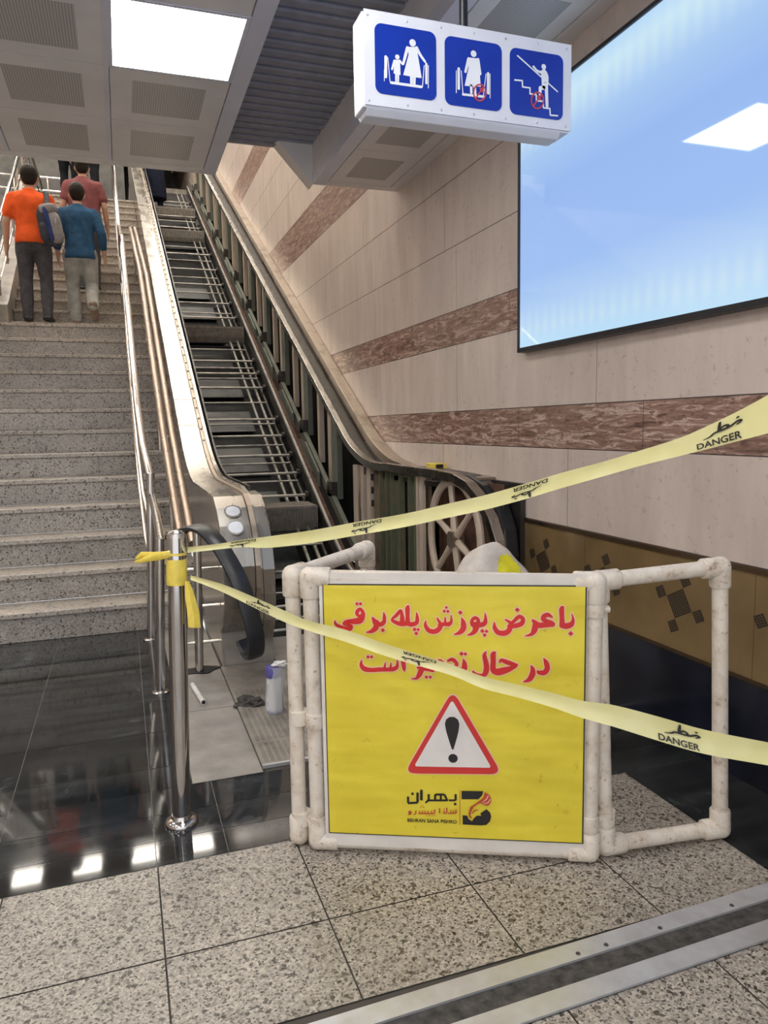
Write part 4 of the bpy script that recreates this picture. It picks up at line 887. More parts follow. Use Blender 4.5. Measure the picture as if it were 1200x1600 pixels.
# ================================================================== BOLLARD
B_ = root('bollard', (.116, 2.346, 0), 'polished steel bollard wrapped with yellow tape beside the black marble floor', 'bollard')
bt = Vector((.142, 2.346, .925)); bb_ = Vector((.116, 2.346, .0))
mb = MB(); mb.tube([bb_, bt], .0285, 28); put('tube', mb, M['chrome'], B_, True)
mb = MB(); mb.tube([bt - (bt - bb_).normalized() * .004, bt, bt + Vector((0, 0, .010)), bt + Vector((0, 0, .017)), bt + Vector((0, 0, .02))], [.0295, .0295, .027, .017, .004], 28); put('cap', mb, M['steel'], B_, True)
mb = MB(); mb.lathe([(.052, 0), (.052, .008), (.046, .016), (.033, .02), (.030, .03)], tuple(bb_), 32); put('base_ring', mb, M['chrome'], B_, True)
# ================================================================== WARNING TAPES
def ribbon(name, pts, label):
    rt = root(name, pts[0][0], label, 'warning tape')
    n0 = (len(pts) - 1) * 4
    # carry the tape on, in its own direction, until it meets the right-hand wall
    (a0, b0), (a1, b1) = pts[-2], pts[-1]; ka = (XW - .065 - a1[0]) / (a1[0] - a0[0])
    w_ = [q - p for p, q in zip(a1, b1)]
    n_e = max(2, int(ka)); pts = list(pts)
    for k in range(1, n_e + 1):
        e_ = (a1[0] + (a1[0] - a0[0]) * ka * k / n_e, a1[1] + (a1[1] - a0[1]) * ka * k / n_e, a1[2] + (a1[2] - a0[2]) * ka * k / n_e)
        pts.append((e_, tuple(p + q for p, q in zip(e_, w_))))
    A = catmull([p[0] for p in pts], 4); Bq = catmull([p[1] for p in pts], 4)
    mb = MB(); n = len(A); T = 5
    for i in range(n):
        for j in range(T):
            t = j / (T - 1); a = Vector(A[i]); b2 = Vector(Bq[i]); p = a.lerp(b2, t)
            p.y += .004 * math.sin(t * PI) * (1 + .5 * math.sin(i * .9)); mb.v.append(tuple(p))
    for i in range(n - 1):
        for j in range(T - 1): mb.f.append((i * T + j, i * T + j + 1, (i + 1) * T + j + 1, (i + 1) * T + j)); mb.m.append(0)
    film = put('film', mb, M['tape'], rt, True)
    cum = [0]
    for i in range(1, n): cum.append(cum[-1] + (Vector(A[i]).lerp(Vector(Bq[i]), .5) - Vector(A[i - 1]).lerp(Vector(Bq[i - 1]), .5)).length)
    def at(s, t):
        s = max(0, min(cum[-1] - 1e-5, s)); i = 0
        while cum[i + 1] < s: i += 1
        k = (s - cum[i]) / (cum[i + 1] - cum[i])
        p = Vector(A[i]).lerp(Vector(A[i + 1]), k).lerp(Vector(Bq[i]).lerp(Vector(Bq[i + 1]), k), t)
        p.y += .004 * math.sin(t * PI) - .0035; p.x -= .0012; return tuple(p)
    return rt, film, at, cum[n0]
tv, tf, tasp = text_mesh('DANGER')
# the word for danger in Persian, as brush strokes in a 0..1.6 by 0..1 box
KHATAR = [[(1.30, .30, .09), (1.42, .42, .12), (1.30, .50, .13), (1.05, .34, .14), (.80, .30, .14), (.55, .30, .14), (.42, .26, .12), (.30, .12, .11), (.05, .02, .05)],
          [(.62, .95, .10), (.62, .60, .13), (.62, .32, .13)], [(.66, .40, .10), (.80, .56, .12), (.95, .46, .12), (.92, .34, .10)], [(1.28, .74, .13), (1.285, .74, .13)]]
def print_tape(rt, at, s, flip=False, big=.085, mirror=False):
    mb = MB()
    def fn(u, v, l=0, s0=s, L=big):
        vv = v * .52 + .42
        t = vv if flip else 1 - vv
        q = at(s0 + (1 - u if flip else u) * L, t); return (q[0], q[1] - l, q[2])
    strokes_to(mb, [[(x, y, w_) for x, y, w_ in k] for k in KHATAR], lambda u, v, l=0: fn(u / 1.5, v, l))
    base = [( -.15 + x * 1.1, y) for x, y in tv]
    vs = []
    for x, y in base:
        t = (.08 + .26 * y); t = t if flip else 1 - t
        vs.append(at(s + (1 - x if flip else x) * big, t))
    mb.add(vs, tf)
    put('printed_word', mb, M['ink_black'], rt)
tu, uf, uat, ulen = ribbon('warning_tape', UPT, 'upper yellow DANGER tape rising from the bollard to the right edge')
def s_at_px(pts, fr): return fr
# positions along the upper tape
for fr, flip in ((.09, True), (.33, True), (.60, True), (.86, False)): print_tape(tu, uat, fr * ulen, flip)
tl, lf, lat, llen = ribbon('warning_tape', LOT, 'lower yellow DANGER tape sagging from the bollard across the yellow banner')
for fr, flip in ((.14, False), (.42, True), (.80, False)): print_tape(tl, lat, fr * llen, flip)
# knot wrapped round the bollard, with its hanging tail (belongs to the lower tape)
ax = (bt - bb_) / .925
mb = MB(); mb.tube([bb_ + ax * .775, bb_ + ax * .79, bb_ + ax * .83, bb_ + ax * .855], [.0305, .032, .0315, .0303], 24); put('wrap', mb, M['tape_yellow'], tl, True)
mb = MB()
tail = [((.160, 2.318, .79), (.172, 2.318, .788)), ((.158, 2.312, .74), (.185, 2.314, .75)), ((.162, 2.31, .69), (.198, 2.312, .69)), ((.163, 2.31, .645), (.200, 2.312, .640))]
for i, (a, b2) in enumerate(tail): mb.v += [a, ((a[0] + b2[0]) / 2, a[1] - .006, (a[2] + b2[2]) / 2), b2]
for i in range(3):
    for j in range(2): mb.f.append((i * 3 + j, i * 3 + j + 1, i * 3 + j + 4, i * 3 + j + 3)); mb.m.append(0)
put('tail', mb, M['tape_yellow'], tl, True)
mb = MB(); mb.tube([(.165, 2.335, .878), (.10, 2.325, .872), (.085, 2.345, .868), (.02, 2.40, .845)], [.009, .012, .014, .004], 8, flat=.004, wdir=(0, 0, 1)); mb.tube([(.09, 2.345, .872), (.04, 2.39, .868), (.02, 2.37, .86)], [.008, .01, .003], 8, flat=.003, wdir=(0, 0, 1)); put('knot_end', mb, M['tape_yellow'], tu, True)
mb = MB(); mb.tube([bb_ + ax * .868, bb_ + ax * .875], [.0302, .0302], 20); put('loop', mb, M['tape_yellow'], tu, True)
# ================================================================== LOOSE HANDRAIL
def bp(px_x, z, y, y0=3.5): k = y / y0; return (px_x * k, y, 1.25 + (z - 1.25) * k)
bpath = [bp(.190, .765, 4.02), bp(.227, .782, 3.95), bp(.284, .800, 3.82), bp(.340, .785, 3.70), bp(.395, .725, 3.60), bp(.446, .635, 3.52), bp(.494, .526, 3.46), bp(.530, .40, 3.43), bp(.552, .30, 3.42), bp(.560, .22, 3.43), bp(.553, .165, 3.46), bp(.535, .165, 3.53), bp(.515, .20, 3.58), bp(.50, .25, 3.60)]
bpath = catmull(bpath, 4)
mb = MB(); n = len(bpath); prof = [(-.042, -.006), (-.040, .008), (-.028, .014), (0, .016), (.028, .014), (.040, .008), (.042, -.006), (.034, -.012), (.026, -.012), (.028, -.004), (0, -.002), (-.028, -.004), (-.026, -.012), (-.034, -.012)]
for i, p in enumerate(bpath):
    p = Vector(p); t = (Vector(bpath[min(i + 1, n - 1)]) - Vector(bpath[max(i - 1, 0)])).normalized()
    wd = Vector((.95, .18, .12)); wd = (wd - t * wd.dot(t)).normalized(); nn = wd.cross(t)
    if i == 0: sg0 = 1 if nn.z > 0 else -1
    nn = nn * sg0
    for a, c in prof: mb.v.append(tuple(p + wd * a + nn * c))
k = len(prof)
for i in range(n - 1):
    for j in range(k): mb.f.append((i * k + j, i * k + (j + 1) % k, (i + 1) * k + (j + 1) % k, (i + 1) * k + j)); mb.m.append(0)
mb.f += [tuple(range(k)), tuple(range((n - 1) * k, n * k))[::-1]]; mb.m += [0, 0]
o = put('loose_handrail', mb, M['rubber'], None, True, origin=bpath[-6]); tag(o, 'black rubber handrail hanging loose over the left escalator newel', 'handrail belt')
# ================================================================== PVC PIPE BARRIER WITH BANNER
Q_ = root('pipe_barrier', (.83, 1.88, 0), 'dirty white plastic pipe barrier of three frames holding a yellow banner', 'barrier')
PR = .0225
def fitting(mb, p, d1, d2):
    p = Vector(p); mb.ball(p, .031, (1, 1, 1), 12)
    for d in (d1, d2): d = Vector(d).normalized(); mb.tube([p, p + d * .055, p + d * .06], [.030, .030, .027], 14)
def frame(name, a, b_, za, zb, lean_a=(0, 0), lean_b=(0, 0), skip=()):
    ax_, ay = a; bx_, by_ = b_
    A0 = Vector((ax_, ay, PR + .008)); B0 = Vector((bx_, by_, PR + .008)); A1 = Vector((ax_ + lean_a[0], ay + lean_a[1], za)); B1 = Vector((bx_ + lean_b[0], by_ + lean_b[1], zb))
    mb = MB()
    for p, q in ((A0, A1), (A1, B1), (B1, B0), (B0, A0)): mb.tube([p, p.lerp(q, .5), q], PR, 16)
    o = put(name, mb, M['pvc'], Q_, True)
    for i, (p, q, r2) in enumerate(((A0, A1, B0), (A1, A0, B1), (B1, B0, A1), (B0, B1, A0))):
        mb = MB(); fitting(mb, p, q - p, r2 - p); put('elbow', mb, M['pvc'], o, True)
    return o
e2 = Vector((.9017, -.4324, 0)); nrm = Vector((-.4324, -.9017, 0))
main = frame('front_frame', (.491, 2.045), (1.200, 1.703), .825, .815, (-.004, 0), (.008, 0))
rwf = frame('right_frame', (1.262, 1.712), (1.640, 1.668), .812, .832, (-.030, .01), (-.035, 0))
lwf = frame('left_frame', (.444, 2.092), (.775, 2.41), .825, .83, (.002, 0), (.002, .0))
mb = MB(); mb.tube([(.452, 2.085, .40), (.500, 2.040, .40)], .012, 12); mb.tube([(.452, 2.085, .38), (.452, 2.085, .42)], .0285, 16); mb.tube([(.492, 2.045, .38), (.492, 2.045, .42)], .0285, 16); put('clamp', mb, M['pvc'], Q_, True)
mb = MB(); mb.tube([(.452, 2.085, .085), (.500, 2.040, .085)], .012, 12); mb.tube([(.450, 2.087, .065), (.450, 2.087, .105)], .0285, 16); mb.tube([(.492, 2.045, .065), (.492, 2.045, .105)], .0285, 16); put('clamp', mb, M['pvc'], Q_, True)
mb = MB(); mb.tube([(1.20, 1.70, .12), (1.272, 1.709, .12)], .012, 10); mb.tube([(1.20, 1.703, .10), (1.20, 1.703, .14)], .028, 14); mb.tube([(1.26, 1.712, .10), (1.26, 1.712, .14)], .028, 14)
put('clamp', mb, M['pvc'], Q_, True)
mb = MB(); mb.tube([(1.207, 1.703, .72), (1.207, 1.703, .755)], .028, 14); mb.tube([(1.21, 1.70, .738), (1.245, 1.69, .738)], .01, 8)
put('clamp', mb, M['pvc'], Q_, True)
PO = Vector((.473, 2.053, 0)) + nrm * .026
def ban(u, v, lift=0.0, l=0.0):
    bow = .0008 * math.sin(u * 9) * math.sin(v * 7) + .0004 * math.sin(v * 22 + u * 3)
    p = PO + e2 * u + nrm * (lift + bow + l); return (p.x, p.y, v)
def sheet(u0, u1, v0, v1, lift, nu=24, nv=24, skew=0):
    mb = MB()
    for i in range(nu + 1):
        for j in range(nv + 1): mb.v.append(ban(u0 + (u1 - u0) * i / nu + skew * (1 - j / nv), v0 + (v1 - v0) * j / nv, lift))
    for i in range(nu):
        for j in range(nv): q = i * (nv + 1) + j; mb.f.append((q, q + 1, q + nv + 2, q + nv + 1)); mb.m.append(0)
    return mb
mb = sheet(.046, .789, .028, .842, -.003)
for j in range(0): pass
ban_o = put('banner', mb, M['banner_white'], Q_, True)
mb = sheet(.0565, .787, .0655, .811, .0); put('black_border', mb, M['ink_black'], ban_o, True)
mb = sheet(.0595, .783, .0690, .8075, .0012); put('yellow_field', mb, M['yellow'], ban_o, True)
L1 = lambda u, v, l=0: ban(u, v, .0024, l)
L2 = lambda u, v, l=0: ban(u, v, .0034, l)
L3 = lambda u, v, l=0: ban(u, v, .0044, l)
mb = MB(); strokes_to(mb, RED, L1, grow=.0032)
def dia(mb, d, fn, g=0):
    u, v, s = d; h = s / 2 * 1.15 + g; mb.add(lay(fn, [(u - h, v), (u, v - h), (u + h, v), (u, v + h)]), [(0, 1, 2, 3)])
for d in DOTS: dia(mb, d, L1, .004)
put('lettering_outline', mb, M['ink_pink'], ban_o)
mb = MB(); strokes_to(mb, RED, L2)
for d in DOTS: dia(mb, d, L2)
put('lettering', mb, M['ink_red'], ban_o)
def rounded(tri, r, n=6):
    out = []
    for i in range(3):
        p = Vector(tri[i]); a = Vector(tri[i - 1]); c = Vector(tri[(i + 1) % 3])
        da = (a - p).normalized(); dc = (c - p).normalized(); s = r * 1.732
        p0 = p + da * s; p1 = p + dc * s
        for k in range(n + 1):
            t = k / n; q = p0 * (1 - t) ** 2 + p * 2 * t * (1 - t) + p1 * t * t; out.append((q.x, q.y))
    return out
cen = (sum(p[0] for p in TRI_O) / 3, sum(p[1] for p in TRI_O) / 3)
sc_ = [(cen[0] + (p[0] - cen[0]) * 1.035, cen[1] + (p[1] - cen[1]) * 1.035) for p in TRI_O]
mb = MB(); poly_to(mb, rounded(sc_, .022), L1); put('triangle_edge', mb, M['ink_pink'], ban_o)
mb = MB(); poly_to(mb, rounded(TRI_O, .020), L2); put('triangle', mb, M['tri_red'], ban_o)
mb = MB(); poly_to(mb, rounded(TRI_I, .006), L3); put('triangle_field', mb, M['ink_white'], ban_o)
L4 = lambda u, v, l=0: ban(u, v, .0054, l)
mb = MB(); strokes_to(mb, EXCL, L4); put('exclamation_mark', mb, M['ink_black'], ban_o)
mb = MB()
for p in LOGO_B: poly_to(mb, p, L2)
strokes_to(mb, LB, L2, round_=False, smooth=False)
(xa, za), (xb, zb), (xc, zc) = LTXT
lv_, lf_, la_ = text_mesh('BEHRAN SANA PISHRO')
mb.add([L2(xa + (xb - xa) * x, za + (zb - za) * x + (zc - za) * y) for x, y in lv_], lf_)
put('company_mark', mb, M['ink_black'], ban_o)
mb = MB()
for p in LOGO_R: poly_to(mb, p, L3)
strokes_to(mb, LR, L2, round_=False, smooth=False)
(xa, za), (xb, zb) = LSEP; mb.add([L2(xa - .0008, za), L2(xa + .0008, za), L2(xb + .0008, zb), L2(xb - .0008, zb)], [(0, 1, 2, 3)])
strokes_to(mb, LOGO_L, L3)
put('bird_mark', mb, M['brickred'], ban_o)
mb = MB(); strokes_to(mb, LOGO_P, L4); put('bird_streak', mb, M['logo_pale'], ban_o)
# ================================================================== SMALL THINGS
def lump(name, c, r, sc, mname, seed, amp=.12, sub=4, label=None, cat=None, parent=None):
    bm_ = bmesh.new(); bmesh.ops.create_icosphere(bm_, subdivisions=sub, radius=1)
    for v in bm_.verts:
        d = noise.noise(v.co * 1.7 + Vector((seed, 0, 0))) * amp * 1.6 + noise.noise(v.co * 4.3 + Vector((0, seed, 0))) * amp * .7
        v.co *= 1 + d; v.co = Vector((c[0] + v.co.x * r * sc[0], c[1] + v.co.y * r * sc[1], max(c[2] + v.co.z * r * sc[2], .001)))
    mb = MB(); bm_.verts.ensure_lookup_table()
    mb.add([tuple(v.co) for v in bm_.verts], [tuple(v.index for v in f.verts) for f in bm_.faces]); bm_.free()
    o = put(name, mb, M[mname], parent, True, origin=(c[0], c[1], 0) if parent is None else None)
    if label: tag(o, label, cat)
    return o
sk = lump('sack', (1.428, 2.74, .365), .36, (.62, .46, 1.06), 'sack', 3.7, .05, 5, 'white woven sack with a bright yellow patch standing behind the banner', 'sack')
mb = MB(); me_ = sk.data; og = sk.location
for pl_ in me_.polygons:
    cc = pl_.center + og
    ex = (cc.x - 1.462) / .052; ez = (cc.z - .650) / .068
    if ex * ex + ez * ez + .25 * noise.noise(cc * 22) < 1 and pl_.normal.y < .2:
        vs = [me_.vertices[i].co + og + me_.vertices[i].normal * .004 for i in pl_.vertices]
        mb.add(vs, [tuple(range(len(vs)))])
put('yellow_patch', mb, M['lemon'], sk)
lump('debris_bag', (1.60, 2.36, .16), .16, (.55, .6, 1.0), 'sack', 5.4, .12, 4, 'small pale bag on the floor behind the right edge of the banner', 'bag')
# bottle wrapped in a clear bag
t = root('wrapped_bottle', (.572, 3.14, .010), 'bottle with a violet top wrapped in white plastic on the cover plate', 'bottle')
mb = MB(); mb.lathe([(.029, .01), (.033, .014), (.033, .03), (.031, .05), (.032, .17), (.033, .174)], (.572, 3.14, 0), 24); put('body', mb, M['white_plastic'], t, True)
mb = MB(); mb.lathe([(.0332, .17), (.034, .176), (.034, .212), (.030, .218), (.002, .218)], (.570, 3.14, 0), 24); put('cap', mb, M['violet'], t, True)
mb = MB(); mb.lathe([(.0335, .010), (.0335, .02)], (.572, 3.14, 0), 24); put('base_band', mb, M['violet'], t, True)
bm_ = bmesh.new(); bmesh.ops.create_cone(bm_, segments=28, radius1=1, radius2=1, depth=1, cap_ends=False)
bmesh.ops.subdivide_edges(bm_, edges=[e for e in bm_.edges if abs(e.verts[0].co.z - e.verts[1].co.z) > .5], cuts=9)
mb = MB(); bm_.verts.ensure_lookup_table()
for v in bm_.verts:
    zz = v.co.z + .5; a = math.atan2(v.co.y, v.co.x); r = .037 + .005 * noise.noise(Vector((math.cos(a) * 2, math.sin(a) * 2, zz * 5))) + .003 * math.sin(a * 7 + zz * 4)
    mb.v.append((.574 + r * math.cos(a) + .012 * zz * zz, 3.14 + r * math.sin(a), .012 + zz * .205))
mb.f = [tuple(v.index for v in f.verts) for f in bm_.faces]; mb.m = [0] * len(mb.f); bm_.free()
m_, nt_, b_ = newmat('clear_film'); b_.inputs['Base Color'].default_value = (.85, .86, .9, 1); b_.inputs['Roughness'].default_value = .2; b_.inputs['Alpha'].default_value = .42
M['film'] = m_
put('plastic_bag', mb, M['film'], t, True)
lump('bag_knot', (.600, 3.13, .226), .024, (1.3, .9, .55), 'white_plastic', 2.2, .35, 3, parent=t)
# rag, loose pipe, hole cover
rg_ = lump('dirty_rag', (.475, 3.28, .012), .05, (1.1, .8, .5), 'debris', 4.4, .45, 4, 'crumpled dirty rag on the edge of the cover plate', 'rag')
lump('dirty_rag', (.52, 3.24, .012), .028, (1.3, .8, .6), 'debris', 9.4, .45, 3, 'smaller dark scrap of rag beside the wrapped bottle', 'rag')
mb = MB(); mb.tube([(.262, 3.62, .014), (.288, 3.36, .014)], .0125, 14); mb.tube([(.288, 3.361, .014), (.2882, 3.359, .014)], .0095, 12, 1)
o = put('loose_pipe', mb, [M['white_plastic'], M['black']], None, True, origin=(.275, 3.49, 0)); tag(o, 'short loose pale pipe lying on the grey stone floor', 'pipe')
mb = MB(); pts = [(.318 + (.105 + .02 * math.sin(3 * a)) * math.cos(a), 3.87 + (.06 + .012 * math.cos(5 * a)) * math.sin(a)) for a in [2 * PI * k / 28 for k in range(28)]]
mb.prism_z(pts, .0005, .004); o = put('floor_hole', mb, M['black'], None, origin=(.318, 3.87, 0)); tag(o, 'dark oily hole in the stone floor round the guard post', 'hole')
mb = MB(); mb.box(1.87, 1.955, 4.36, 4.50, .973, 1.008, 0); mb.box(1.88, 1.93, 4.352, 4.361, .979, 1.003, 1)
o = put('yellow_box', mb, [M['tape_yellow'], M['black']], None, origin=(1.91, 4.43, .97), bevel=.004); tag(o, 'small yellow plastic box on the right escalator deck by the wall', 'box')
# ================================================================== PEOPLE
def remeshed(name, mb, mats, parent, voxel=.012, smooth=6, org=None, folds=0):
    o = put(name, mb, mats, parent, True)
    r = o.modifiers.new('r', 'REMESH'); r.mode = 'VOXEL'; r.voxel_size = voxel; r.use_smooth_shade = True
    s = o.modifiers.new('s', 'SMOOTH'); s.iterations = smooth; s.factor = .5
    dg = bpy.context.evaluated_depsgraph_get(); dg.update()
    me = bpy.data.meshes.new_from_object(o.evaluated_get(dg)); o.modifiers.clear(); old = o.data; o.data = me; bpy.data.meshes.remove(old)
    me.name = name
    me.polygons.foreach_set('use_smooth', [True] * len(me.polygons))
    if folds:
        for v in me.vertices:
            c = v.co; v.co = c + v.normal * (folds * (noise.noise(Vector((c.x * 9, c.y * 9, c.z * 4.2 + c.x * 5))) + .5 * noise.noise(Vector((c.x * 20, c.y * 20, c.z * 11)))))
        me.update()
    return o
M['skin'] = simple('skin', (.52, .315, .225), .55, 0, .08, 20)
M['hair'] = fabric('black_hair', (.018, .014, .012), .4, 60, .6)
def person(loc, label, Hh, arms, legs, shirt, trousers, shoe, sleeve=.45, shirt_len=.50, torso_w=1.0, tilt=0.0, headturn=0.0, long_coat=False, head_fwd=.02, coat_z=None, baggy=1.0):
    """Figure facing +y; joints are offsets from the feet point in units of height, x right, y forward, z up."""
    Rt = root('person', loc, label, 'person')
    O = Vector(loc); P = lambda x, y, z: O + Vector((x * Hh, y * Hh, z * Hh))
    h = Hh; tw = torso_w
    ty = lambda z: tilt * max(0, z - .52)           # forward lean
    body = MB()
    def ring(z, rx, ry, y=0.0, x=0.0): q = P(x, y + ty(z), z); return (q.x, q.y, q.z, rx * h * tw, ry * h)
    body.loft([ring(.47, .06, .05), ring(.50, .085, .06), ring(.54, .09, .062), ring(.60, .078, .052), ring(.68, .088, .056), ring(.75, .098, .06), ring(.79, .095, .055), ring(.815, .065, .042), ring(.835, .034, .032), ring(.86, .03, .032)])
    hc = P(0, ty(.93) + head_fwd, .93)
    body.capsule(P(0, ty(.83), .83), .031 * h, hc - Vector((0, 0, .03 * h)), .031 * h)
    body.ball(hc, .062 * h, (.80, .98, 1.10), 20)
    body.ball(hc + Vector((0, .022 * h, -.035 * h)), .04 * h, (.85, .9, .9), 16)
    body.ball(hc + Vector((0, .062 * h, -.008 * h)), .011 * h, (.8, 1.1, 1.3), 10)          # nose
    body.ball(hc + Vector((0, .056 * h, -.038 * h)), .012 * h, (1.5, .5, .5), 10)           # mouth
    for s in (-1, 1):
        body.ball(hc + Vector((s * .051 * h, .0, -.008 * h)), .016 * h, (.45, .8, 1.2), 10)  # ear
        body.ball(hc + Vector((s * .02 * h, .054 * h, .006 * h)), .009 * h, (1.2, .6, .7), 8)
    sleeves = MB(); tr = MB(); sh = MB()
    for s, (sho, elb, wri, curl) in zip((-1, 1), arms):
        sho = P(sho[0], sho[1] + ty(.79), sho[2]); elb = P(*elb); wri = P(*wri)
        body.capsule(sho, .028 * h, elb, .024 * h); body.capsule(elb, .024 * h, wri, .0165 * h)
        d = (wri - elb).normalized(); side = Vector((-s, 0, 0)); side = (side - d * side.dot(d)).normalized(); fw = d.cross(side) * s
        if fw.y < 0: fw = -fw
        palm = wri + d * .035 * h
        for k in range(-1, 2): body.capsule(wri + fw * k * .010 * h, .012 * h, palm + fw * k * .013 * h, .0105 * h, 8)
        for k, ln in zip((-1.5, -.5, .5, 1.5), (.030, .038, .041, .036)):
            a = palm + fw * k * .0095 * h + d * .006 * h; b1 = a + (d + side * curl * .3).normalized() * ln * .5 * h; b2 = b1 + (d + side * (curl + .25)).normalized() * ln * .55 * h
            body.capsule(a, .0062 * h, b1, .0056 * h, 8); body.capsule(b1, .0056 * h, b2, .0048 * h, 8)
        a = wri + d * .014 * h + fw * .013 * h; b1 = a + (d * .7 + fw * .8).normalized() * .022 * h; b2 = b1 + (d + fw * .15 + side * .2).normalized() * .02 * h
        body.capsule(a, .008 * h, b1, .0068 * h, 8); body.capsule(b1, .0068 * h, b2, .0055 * h, 8)
        # sleeve
        if sleeve > .55:
            sleeves.capsule(sho, .0375 * h, elb, .034 * h); sleeves.capsule(P(s * .045, ty(.8), .805), .034 * h, sho, .037 * h); q = elb.lerp(wri, min(1, (sleeve - .55) / .45)); sleeves.capsule(elb, .034 * h, q, .027 * h)
        else:
            q = sho.lerp(elb, sleeve / .55); sleeves.capsule(sho, .0375 * h, q, .039 * h); sleeves.capsule(P(s * .045, ty(.8), .805), .034 * h, sho, .037 * h)
    for s, (hip, knee, ank, toe, foot_up) in zip((-1, 1), legs):
        hip = P(*hip); knee = P(*knee); ank = P(*ank); toe = P(*toe)
        body.capsule(hip, .05 * h, knee, .033 * h); body.capsule(knee, .033 * h, ank, .02 * h)
        tr.capsule(hip, .058 * h * baggy, hip.lerp(knee, .5), .052 * h * baggy); tr.capsule(hip.lerp(knee, .5), .052 * h * baggy, knee, .043 * h * baggy); tr.capsule(knee, .043 * h * baggy, knee.lerp(ank, .45), .041 * h * baggy)
        tr.capsule(knee.lerp(ank, .45), .041 * h * baggy, ank + (ank - knee) * .04, .034 * h * baggy)
        f = (toe - ank); heel = ank + Vector((0, -.018 * h, 0)) if not foot_up else ank
        dn = foot_up if foot_up else Vector((0, 0, -1)); dn = Vector(dn).normalized()
        ff = f - dn * f.dot(dn); L = ff.length; ff = ff.normalized()
        hb = ank + dn * .022 * h - ff * .02 * h
        for w_ in (-1, 1):
            sd = ff.cross(dn) * w_ * .011 * h
            sh.capsule(hb + sd, .019 * h, hb + ff * .075 * h + sd * 1.2, .017 * h, 10); sh.capsule(hb + ff * .075 * h + sd * 1.2, .017 * h, hb + ff * .125 * h + sd * .8, .013 * h, 10)
        sh.capsule(hb + ff * .01 * h, .022 * h, ank, .026 * h, 10)
        body.capsule(ank, .02 * h, hb + ff * .09 * h, .015 * h, 8)
    body_o = remeshed('body', body, M['skin'], Rt, .0065 * (Hh / 1.7) * 1.1, 3)
    tr.loft([ring(.455, .07, .058), ring(.49, .098, .072), ring(.53, .102, .074), ring(.575, .094, .066), ring(.60, .088, .06)])
    remeshed('trousers', tr, M[trousers], Rt, .014, 5, None, .011)
    zl = shirt_len
    if long_coat:
        sleeves.loft([ring(coat_z, .135, .105), ring(.30, .125, .095), ring(.45, .118, .085), ring(.54, .112, .08), ring(.60, .1, .07), ring(.68, .108, .072), ring(.75, .118, .076), ring(.79, .112, .07), ring(.82, .075, .05), ring(.835, .045, .042)])
    else:
        sleeves.loft([ring(zl, .112, .085), ring(zl + .03, .113, .085), ring(.60, .102, .072), ring(.68, .108, .072), ring(.75, .118, .076), ring(.79, .112, .068), ring(.82, .075, .05), ring(.838, .044, .042), ring(.85, .041, .041)])
    so = remeshed('shirt' if not long_coat else 'coat', sleeves, M[shirt], Rt, .013, 5, None, .010)
    remeshed('shoes', sh, M[shoe], Rt, .009, 3)
    hr = MB()
    hr.ball(hc + Vector((0, -.010 * h, .016 * h)), .066 * h, (.84, .93, 1.03), 18); hr.ball(hc + Vector((0, -.026 * h, -.012 * h)), .052 * h, (.9, .75, .95), 16); hr.ball(hc + Vector((0, .02 * h, .045 * h)), .042 * h, (1, 1, .7), 14)
    remeshed('hair', hr, M['hair'], Rt, .011, 2)
    return Rt, P
M['orange'] = fabric('orange_cotton', (.80, .115, .025), .12, 9)
M['denim_shirt'] = fabric('blue_denim', (.030, .090, .175), .25, 14)
M['maroon'] = fabric('maroon_cotton', (.24, .085, .09), .14, 10)
M['charcoal'] = fabric('charcoal_denim', (.075, .075, .086), .25, 14)
M['pale_jeans'] = fabric('pale_denim', (.37, .38, .36), .28, 9)
M['navy'] = fabric('navy_cloth', (.012, .015, .032), .3, 10)
M['blackcloth'] = fabric('black_cloth', (.012, .013, .017), .3, 10)
M['shoe_black'] = simple('black_shoe', (.016, .016, .018), .5)
M['shoe_tan'] = simple('tan_shoe', (.23, .17, .125), .6)
M['bag_grey'] = fabric('grey_nylon', (.27, .26, .27), .2, 20, .6)
M['bag_dark'] = fabric('dark_nylon', (.05, .055, .075), .3, 20, .6)
M['bag_blue'] = fabric('blue_nylon', (.03, .05, .17), .2, 20, .6)
z14, z15, z16 = 14 * ST_R, 15 * ST_R, 16 * ST_R
armL = ((-.108, 0, .79), (-.152, -.01, .63), (-.165, .03, .48), .4); armR = ((.108, 0, .79), (.150, -.01, .63), (.162, .03, .48), .4)
p1, P1 = person((-.835, 9.66, z14), 'person in an orange polo shirt and dark trousers climbing the stairs', 1.74, [armL, ((.108, 0, .79), (.135, .0, .65), (.105, .09, .70), .8)],
    [((-.052, 0, .50), (-.060, .03, .28), (-.058, .0, .04), (-.07, .1, .015), None), ((.052, 0, .50), (.066, .01, .27), (.064, -.04, .04), (.08, .06, .015), None)], 'orange', 'charcoal', 'shoe_black', .36, .50, .98)
p2, P2 = person((-.345, 9.84, z14), 'person in a blue denim shirt and pale jeans climbing, one foot raised', 1.655, [((-.108, 0, .79), (-.150, -.03, .63), (-.150, .03, .49), .5), ((.108, 0, .79), (.155, -.03, .64), (.165, .02, .49), .5)],
    [((-.052, 0, .50), (-.062, .05, .28), (-.052, .0, .04), (-.06, .1, .015), None), ((.052, 0, .50), (.062, .04, .28), (.070, -.13, .125), (.082, -.06, .03), (0, -.8, -.6))], 'denim_shirt', 'pale_jeans', 'shoe_tan', .82, .462, .97, .06, baggy=1.13)
p3, P3 = person((-.29, 10.62, 17 * ST_R), 'person in a maroon T-shirt climbing behind the one in blue', 1.66, [armL, armR],
    [((-.052, 0, .50), (-.055, .06, .28), (-.055, .02, .04), (-.06, .12, .015), None), ((.052, 0, .50), (.055, .02, .28), (.055, -.03, .04), (.06, .06, .015), None)], 'maroon', 'charcoal', 'shoe_black', .34, .50, 1.12)
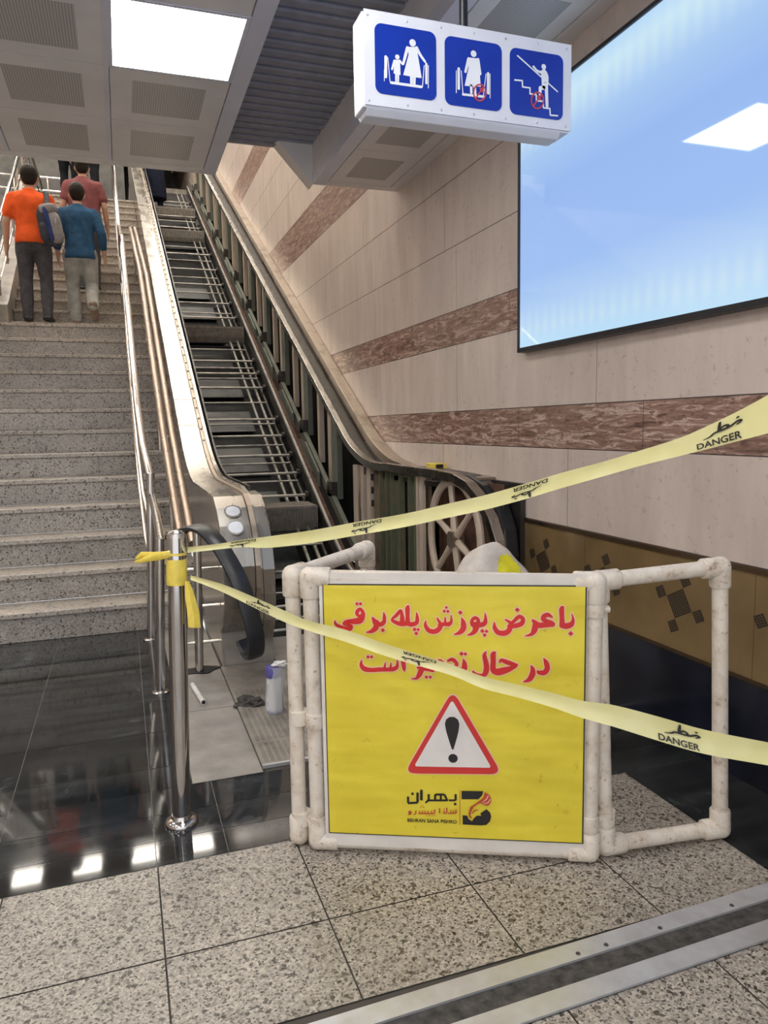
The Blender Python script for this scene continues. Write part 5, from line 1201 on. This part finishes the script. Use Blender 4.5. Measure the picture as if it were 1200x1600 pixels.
legs_ = [((-.052, 0, .50), (-.055, .05, .28), (-.055, .02, .04), (-.06, .12, .015), None), ((.052, 0, .50), (.055, .0, .28), (.055, -.03, .04), (.06, .06, .015), None)]
person((-.28, nose_y(28) + .16, 28 * ST_R), 'person in black high on the stairs right of the maroon T-shirt', 1.70, [armL, armR], legs_, 'blackcloth', 'blackcloth', 'shoe_black', .9, .46, 1.0)
person((-.60, nose_y(29) + .35, 29 * ST_R), 'person in dark clothes high on the stairs left of the maroon T-shirt', 1.70, [armL, armR], legs_, 'navy', 'blackcloth', 'shoe_black', .9, .46, .95)
person((.86, 15.62, inc(15.42) + .096), 'person in long navy clothes standing high on the stripped escalator', 1.70, [armL, ((.108, 0, .79), (.160, -.01, .64), (.20, .02, .50), .4)], [((-.052, 0, .50), (-.058, .02, .28), (-.060, .0, .04), (-.07, .1, .015), None), ((.052, 0, .50), (.058, .02, .28), (.060, -.0, .04), (.07, .1, .015), None)], 'navy', 'navy', 'shoe_black', .5, .46, 1.0, long_coat=True, coat_z=.10)
# backpack carried on one shoulder by the person in orange
bc = P1(.118, -.115, .598)
K_ = root('backpack', tuple(bc), 'grey and navy backpack hanging from the right shoulder of the orange shirt', 'backpack')
def rbox(c, sx, sy, sz, rz=0.0, rx=0.0, n=3.2):
    mb = MB(); seg = 20; rows = 12
    for i in range(rows + 1):
        ph = -PI / 2 + PI * i / rows
        for k in range(seg):
            th = 2 * PI * k / seg
            f = lambda v, e: math.copysign(abs(v) ** (2 / e), v)
            x = sx * f(math.cos(ph), n) * f(math.cos(th), n); y = sy * f(math.cos(ph), n) * f(math.sin(th), n); z = sz * f(math.sin(ph), n)
            v = Vector((x, y, z)); v.rotate(Matrix.Rotation(rx, 3, 'X')); v.rotate(Matrix.Rotation(rz, 3, 'Y')); mb.v.append(tuple(Vector(c) + v))
    for i in range(rows):
        for k in range(seg): mb.f.append((i * seg + k, i * seg + (k + 1) % seg, (i + 1) * seg + (k + 1) % seg, (i + 1) * seg + k)); mb.m.append(0)
    return mb
put('main_body', rbox(bc, .125, .085, .225, -.16), M['bag_dark'], K_, True)
put('front_pocket', rbox(bc + Vector((.055, -.06, -.03)), .075, .05, .17, -.16), M['bag_grey'], K_, True)
put('blue_stripe', rbox(bc + Vector((-.012, -.088, .0)), .030, .028, .19, -.2), M['bag_blue'], K_, True)
put('side_pocket', rbox(bc + Vector((-.055, -.065, -.08)), .055, .04, .10, -.1), M['bag_dark'], K_, True)
put('top_flap', rbox(bc + Vector((-.01, -.02, .17)), .10, .085, .06, -.16), M['bag_grey'], K_, True)
mb = MB(); sp_ = [bc + Vector((-.03, .0, .20)), P1(.105, -.07, .77), P1(.098, -.01, .842), P1(.105, .065, .79), P1(.11, .09, .66)]
mb.tube(catmull([tuple(p) for p in sp_], 5), .026, 8, flat=.007, wdir=(1, 0, 0)); put('strap', mb, M['bag_dark'], K_, True)
mb = MB(); a_ = bc + Vector((.065, -.112, .06)); mb.tube([a_, a_ - Vector((.0, 0, .05))], .006, 6); a_ = bc + Vector((.01, -.105, -.10)); mb.tube([a_, a_ - Vector((0, 0, .045))], .006, 6); put('zip_pull', mb, M['alu'], K_)
# shoulder strap of the maroon figure's bag
